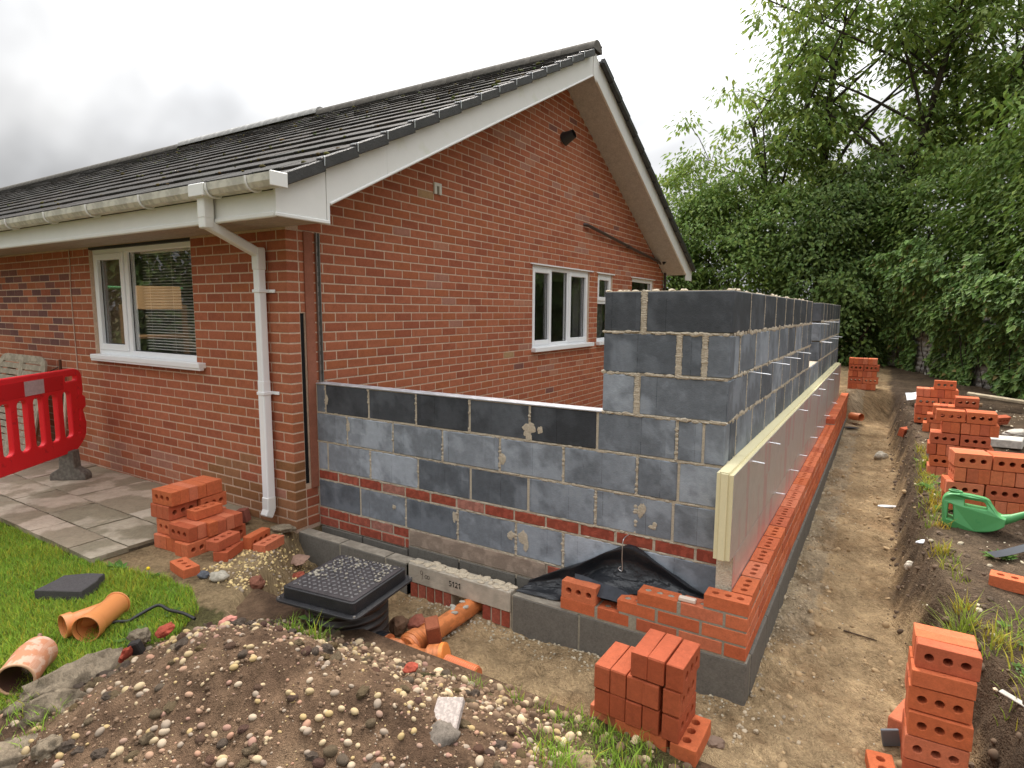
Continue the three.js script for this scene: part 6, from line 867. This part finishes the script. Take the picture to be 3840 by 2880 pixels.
// ------------------------------------------------------------------ retaining wall of split-faced blocks under ivy
const RA = new THREE.Vector3(2.95, 0, -14.3), RB = new THREE.Vector3(6.55, 0, -6.2), RL = RA.distanceTo(RB), RD = RB.clone().sub(RA).normalize(), RN = new THREE.Vector3(-RD.z, 0, RD.x); // RN faces the trench
if (RN.x > 0) RN.negate();
{
  const w = thing('retaining_wall', 'pale split-faced block retaining wall under the ivy', 'wall'); const R = rng(640), turn = Math.atan2(-RD.z, RD.x), yb = s => gy(RA.x + RD.x * s + RN.x * 0.1, RA.z + RD.z * s + RN.z * 0.1);
  const mats = [[0.46, 0.43, 0.38], [0.40, 0.37, 0.33], [0.52, 0.48, 0.42]].map(c => std(lin(...c), 0.92, { map: rep(tBlot, 0.3), bumpMap: rep(tBump, 0.12), bumpScale: 0.01 }));
  const gs = [0, 1, 2, 3].map(k => { const g = new THREE.BoxGeometry(0.288, 0.09, 0.16, 6, 3, 1), q = g.attributes.position; for (let i = 0; i < q.count; i++) if (q.getZ(i) > 0.01 || true) { const X = q.getX(i), Y = q.getY(i); const e = Math.abs(X) > 0.14 || Math.abs(Y) > 0.044; q.setZ(i, q.getZ(i) + (e ? 0 : 0.022 + 0.035 * fbm(X * 14 + k * 9, Y * 22, k, 3)) * Math.sign(q.getZ(i))); } g.computeVertexNormals(); return muv(g, k, k); });
  const vis = []; for (let r = 0; r < 15; r++) for (let s = (r % 2) * 0.145; s < RL; s += 0.294) { const y = 0.40 + r * 0.096, base = yb(s + 0.14); if (y + 0.06 < base) continue; const pk = s > 2.0 && s < 5.8 && r < 14; vis.push([s, y, pk ? 0 : 1]); }
  const rest = []; vis.sort((a, b) => a[2] - b[2]); vis.forEach(([s, y, far], i) => { const p = RA.clone().addScaledVector(RD, s + 0.145), g = gs[Math.floor(R() * 4)]; if (i < 190) { put(g, mats[Math.floor(R() * 3)], 'block', w, [p.x, y + 0.045, p.z], [0, turn, 0]); } else { const q = g.clone(); q.applyMatrix4(new THREE.Matrix4().makeRotationY(turn).setPosition(p.x, y + 0.045, p.z)); rest.push(colourise(norm(q), mats[Math.floor(R() * 3)].color)); } });
  tag(put(join(rest), std(0xffffff, 0.92, { vertexColors: true, map: rep(tBlot, 0.3), bumpMap: rep(tBump, 0.12), bumpScale: 0.01 }), 'hidden_blocks', w), 'blocks mostly covered by ivy', null, null, 'stuff');
  const c = RA.clone().addScaledVector(RD, RL / 2); put(cbox(RL, 1.45, 0.13, 0.002), M.ngrout, 'core', w, [c.x, 1.1, c.z], [0, turn, 0]);
}
{ // ivy: drapes over the wall, leaving bare patches; leaves hang and overlap
  const R = rng(777), lv = new Leaves(), t = thing('ivy', 'dense glossy ivy covering the retaining wall beside the trench', 'ivy');
  // s along the wall, h height above ground; bare windows where the blocks show
  const bare = (s, h) => { const n = 0.12 * fbm(s * 3, h * 3, 7.7, 3); return (s > 2.28 + n && s < 2.72 + n && h < 0.95 - 0.3 * n) || (s > 3.42 + n && s < 4.15 + n * 2 && h < 0.80 + 3 * n) || (s > 5.3 + n && s < 5.8 + n && h < 0.42 + n); };
  for (let i = 0; i < 52000; i++) { const s = -0.6 + R() * (RL + 1.2), top = 2.1 + 1.3 * fbm(s * 0.8, 1.5, 4.2, 3) + 0.5 * fbm(s * 3.1, 7.5, 2.2, 2), h = 0.02 + Math.pow(R(), 0.85) * top; if (bare(s, h)) continue; if (fbm(s * 2.1, h * 2.1, 11.1, 3) < -0.24) continue; const swell = 0.08 + 0.50 * sstep(0.4, 1.9, h) + 0.55 * fbm(s * 1.1, h * 1.1, 3.3, 3) + 0.34 * fbm(s * 2.9, h * 2.9, 5.5, 2); const dep = Math.max(0.04, swell) * (1 - 0.6 * R() * R()); const p = RA.clone().addScaledVector(RD, s).addScaledVector(RN, 0.09 + dep); const y = gy(p.x, p.z) + h, L = (R() < 0.3 ? 0.045 : 0.075) + R() * R() * 0.085;
    lv.add(p.x, y, p.z, RN.x * 0.45 + (R() - 0.5) * 1.0, -0.85 + R() * 0.8, RN.z * 0.45 + (R() - 0.5) * 1.0, L, L * (0.62 + R() * 0.4), R() < 0.03 ? [0.34, 0.26, 0.08] : tone(R, ivyC, 0.4), RN.x * 0.8 + (R() - 0.5) * 1.1, 0.65 + (R() - 0.5) * 0.5, RN.z * 0.8 + (R() - 0.5) * 1.1); }
  put(lv.geo(), ivyMat, 'leaves', t).userData.kind = 'stuff';
  const st = []; for (let k = 0; k < 60; k++) { const s = R() * RL, p = RA.clone().addScaledVector(RD, s).addScaledVector(RN, 0.12); const y = gy(p.x, p.z); st.push(tube([[p.x, y, p.z], [p.x + (R() - 0.5) * 0.3, y + 0.7, p.z + (R() - 0.5) * 0.2], [p.x + (R() - 0.5) * 0.6, y + 1.5, p.z + (R() - 0.5) * 0.4]], 0.008, 10, 5)); } put(join(st), bark, 'stems', t).userData.kind = 'stuff';
}

// ------------------------------------------------------------------ grass
const bladeMat = new THREE.MeshPhysicalMaterial({ color: 0xffffff, vertexColors: true, roughness: 0.92, specularIntensity: 0.5, transmission: 0.35, thickness: 0, side: THREE.DoubleSide });
class Blades { constructor() { this.p = []; this.c = []; } add(x, y, z, h, w, a, bend, c) { const sx = Math.cos(a) * w, sz = Math.sin(a) * w, bx_ = -Math.sin(a) * bend * h, bz = Math.cos(a) * bend * h; const x1 = x + bx_ * 0.35, y1 = y + h * 0.6, z1 = z + bz * 0.35, x2 = x + bx_, y2 = y + h, z2 = z + bz; this.p.push(x - sx, y, z - sz, x + sx, y, z + sz, x1 + sx * 0.7, y1, z1 + sz * 0.7, x - sx, y, z - sz, x1 + sx * 0.7, y1, z1 + sz * 0.7, x1 - sx * 0.7, y1, z1 - sz * 0.7, x1 - sx * 0.7, y1, z1 - sz * 0.7, x1 + sx * 0.7, y1, z1 + sz * 0.7, x2, y2, z2); for (let i = 0; i < 9; i++) this.c.push(...c); } geo() { const g = new THREE.BufferGeometry(); g.setAttribute('position', new THREE.BufferAttribute(new Float32Array(this.p), 3)); g.setAttribute('color', new THREE.BufferAttribute(new Float32Array(this.c), 3)); g.computeVertexNormals(); return g; } }
const inPoly = (P, x, z) => { let c = false; for (let i = 0, j = P.length - 1; i < P.length; j = i++) if ((P[i][1] > z) !== (P[j][1] > z) && x < (P[j][0] - P[i][0]) * (z - P[i][1]) / (P[j][1] - P[i][1]) + P[i][0]) c = !c; return c; };
const green = [0.27, 0.41, 0.036];
{ // lawn
  const R = rng(1501), B = new Blades(), poly = [[-4.2, 1.17], [-0.66, 1.17], [-0.42, 1.10], [-0.15, 1.08], [0.12, 1.03], [0.36, 1.03], [0.62, 1.14], [0.74, 1.32], [0.70, 1.60], [0.66, 1.76], [0.72, 1.98], [0.9, 2.3], [0.9, 2.8], [-4.2, 2.8]];
  let n = 0; for (let i = 0; i < 300000 && n < 118000; i++) { const x = -3.2 + Math.pow(R(), 0.7) * 4.2, z = 1.0 + R() * 1.6; const e = 0.05 * fbm(x * 5, z * 5, 3.3, 3); if (!inPoly(poly, x + e, z + e)) continue; const d = fbm(x * 3, z * 3, 6.1, 3), h = (0.022 + R() * 0.030) * (1 + 0.6 * d); const k = 0.72 + R() * 0.55, yel = R() < 0.16 ? 1.7 : 1; B.add(x, gy(x, z) - 0.006, z, h, 0.0013 + R() * 0.0014, R() * 6.28, 0.25 + R() * 0.7, [green[0] * k * yel * (1 + 0.4 * d), green[1] * k, green[2] * k]); n++; }
  tag(put(B.geo(), bladeMat, 'lawn_grass'), 'short bright green lawn beside the patio', 'grass', null, 'stuff');
}
{ // rough grass on the trench edge and round the heap
  const R = rng(1601), B = new Blades(); const tuft = (x, z, n, h, sp, y) => { const cx = x, cz = z; for (let i = 0; i < n; i++) { const a = R() * 6.28, r = sp * Math.sqrt(R()), X = cx + Math.cos(a) * r, Z = cz + Math.sin(a) * r, k = 0.7 + R() * 0.6, yel = R() < 0.12 ? 1.7 : 1; B.add(X, (y ?? Math.max(gy(X, Z), heapBase(X, Z) > 0.03 ? hY(X, Z) : 0)) - 0.005, Z, h * (0.4 + R() * 0.8), 0.0014 + R() * 0.0014, R() * 6.28, 0.2 + R() * 0.9, [green[0] * k * yel * 0.85, green[1] * k * 0.9, green[2] * k]); } };
  for (let i = 0; i < 70; i++) { const t = R(), x = lerp(1.95, 3.1, t); if (fbm(x * 4, 2.2, 1.1, 2) < -0.05) continue; const z = 0.80 + 0.06 * t + (R() - 0.4) * 0.06; tuft(x, z, 11, 0.03 + 0.06 * R() * R(), 0.04); }
  for (let i = 0; i < 46; i++) tuft(2.72 + R() * 0.55, 0.92 + R() * 0.30, 18, 0.04 + 0.05 * R(), 0.06);
  for (let i = 0; i < 16; i++) tuft(1.36 + (R() - 0.5) * 0.3, 1.04 + (R() - 0.5) * 0.08, 9, 0.10, 0.04); for (let i = 0; i < 10; i++) tuft(1.53 + (R() - 0.5) * 0.2, 0.84 + (R() - 0.5) * 0.08, 14, 0.09, 0.03);
  for (let i = 0; i < 22; i++) tuft(1.02 + (R() - 0.5) * 0.5, 2.13 + (R() - 0.5) * 0.3, 14, 0.06, 0.04);
  tag(put(B.geo(), bladeMat, 'rough_grass'), 'tufts of rough grass between the heap and the trench', 'grass', null, 'stuff');
  const W = new Blades(); const tuft2 = (x, z, n, h, sp, ye) => { for (let i = 0; i < n; i++) { const a = R() * 6.28, r = sp * Math.sqrt(R()), X = x + Math.cos(a) * r, Z = z + Math.sin(a) * r, k = 0.6 + R() * 0.6; W.add(X, gy(X, Z) - 0.006, Z, h * (0.4 + R() * 0.8), 0.0018 + R() * 0.002, R() * 6.28, 0.3 + R() * 1.1, [green[0] * k * (ye ?? 1), green[1] * k * 0.85, green[2] * k]); } };
  for (let i = 0; i < 60; i++) { const z = -0.3 - R() * 4.2, x = table(BANKX, z) + 0.06 + R() * 0.10; tuft2(x, z, 16, 0.05 + 0.05 * R(), 0.05, 0.9 + R()); }
  for (let i = 0; i < 34; i++) { const x = 4.25 + R() * 0.55, z = -0.75 + R() * 0.75; tuft2(x, z, 14, 0.04 + 0.05 * R(), 0.07, 1); } for (let i = 0; i < 9; i++) tuft2(4.10 + (R() - 0.5) * 0.08, -0.55 + (R() - 0.5) * 0.1, 26, 0.14, 0.03, 1);
  for (let i = 0; i < 8; i++) tuft2(4.2 + R() * 0.25, 0.0 - R() * 0.5, 10, 0.09, 0.05, 1.5);
  tag(put(W.geo(), bladeMat, 'bank_grass'), 'thin grass growing along the bank above the trench', 'grass', null, 'stuff');
  // broad-leaved weeds
  const lv = new Leaves(); const weed = (x, z, n, L, y) => { const Y = y ?? gy(x, z); for (let i = 0; i < n; i++) { const a = R() * 6.28; lv.add(x + (R() - 0.5) * 0.02, Y + 0.005, z + (R() - 0.5) * 0.02, Math.cos(a), 0.25 + R() * 0.9, Math.sin(a), L * (0.6 + R() * 0.6), L * 0.42, tone(R, [0.14, 0.27, 0.05], 0.3), (R() - 0.5) * 0.4, 1, (R() - 0.5) * 0.4); } };
  for (let i = 0; i < 26; i++) weed(4.28 + R() * 0.5, -0.65 + R() * 0.6, 7, 0.035 + R() * 0.03); for (let i = 0; i < 12; i++) weed(4.05 + R() * 0.12, -1.6 - R() * 3, 7, 0.05 + R() * 0.03); for (let i = 0; i < 4; i++) weed(4.30 + R() * 0.1, -1.55 + R() * 0.1, 8, 0.07);
  for (const [x, z] of [[-0.35, 1.12], [-0.30, 1.10], [0.02, 1.06], [0.6, 1.42], [-0.75, 1.72], [0.63, 1.5], [-1.3, 1.5], [0.55, 1.25]]) weed(x, z, 8, 0.075); weed(1.26, 0.92, 3, 0.10, 0.28);
  tag(put(lv.geo(), leafMat, 'weeds'), 'small broad-leaved weeds on the bank and lawn edge', 'weeds', null, 'stuff');
  const dl = thing('dandelion', 'single yellow dandelion flower at the bare dirt edge', 'flower'); put(tube([[0.02, 0.25, 1.10], [0.024, 0.30, 1.098], [0.018, 0.335, 1.095]], 0.0018, 8, 5), std(lin(0.20, 0.30, 0.08), 0.6), 'stalk', dl); put(T(new THREE.SphereGeometry(0.011, 10, 6), 0.018, 0.337, 1.095), std(lin(0.80, 0.58, 0.03), 0.7), 'flower_head', dl);
}

// ------------------------------------------------------------------ the rest of the garden, mirrored in the windows
{
  const p = thing('play_tower', 'timber play tower with a pitched roof out on the lawn', 'play tower', [-10.7, 0.25, 4.55], 0.5); const wd = std(lin(0.60, 0.36, 0.15), 0.75, { map: rep(tBlot, 0.5) }), gr = std(lin(0.10, 0.42, 0.14), 0.5);
  for (const [x, z] of [[-0.6, -0.6], [0.6, -0.6], [0.6, 0.6], [-0.6, 0.6]]) put(cbox(0.09, 1.72, 0.09, 0.006), wd, 'post', p, [x, 0.86, z]); put(cbox(1.3, 0.05, 1.3, 0.006), wd, 'platform', p, [0, 1.0, 0]); for (let i = 0; i < 6; i++) put(cbox(1.3, 0.055, 0.022, 0.003), wd, 'rail_board', p, [0, 0.85 + i * 0.06, -0.62]);
  for (const s of [-1, 1]) for (let i = 0; i < 7; i++) put(cbox(0.022, 0.125, 1.1, 0.003), wd, 'roof_board', p, [s * (0.70 - i * 0.10), 1.66 + i * 0.075, 0], [0, 0, s * 0.92]); put(join([rod([-0.7, 0.05, -2.2], [-0.1, 2.1, -1.2], 0.04, 0.04, 8), rod([0.7, 0.05, -2.2], [0.1, 2.1, -1.2], 0.04, 0.04, 8), rod([0, 2.1, -1.2], [0, 2.1, 0.6], 0.04, 0.04, 8)]), gr, 'swing_frame', p);
}
bigTree('broad tree at the bottom of the garden left of the play tower', 1801, -14.5, 10.5, 0.25, { stems: [[0, 0, 0.1, 4.5, 0, 0.2]], limbs: 8, lobes: [[0, 5, 0, 3.2, 2.8, 2]], clumps: 120, per: 60, rad: 0.8, leaf: 0.3, gap: -0.2, col: dark });
bigTree('round tree at the bottom of the garden behind the play tower', 1802, -20, 7.5, 0.25, { stems: [[0, 0, 0.1, 4.5, 0, 0.2]], limbs: 8, lobes: [[0, 5.5, 0, 3.4, 3.2, 2]], clumps: 120, per: 60, rad: 0.9, leaf: 0.32, gap: -0.2, col: syc });
shrub('garden_hedge', 'tall boundary hedge across the bottom of the garden', 'hedge', 31, [[-9, 2.4, 10, 3, 2.6, 0.9], [-14, 2.8, 9.5, 3, 3.2, 1], [-19, 3.4, 8.5, 3.4, 3.9, 1.2], [-23, 3.6, 5.5, 2.5, 4.2, 3]], 17000, 0.3, dark);

renderer.render(scene, camera);
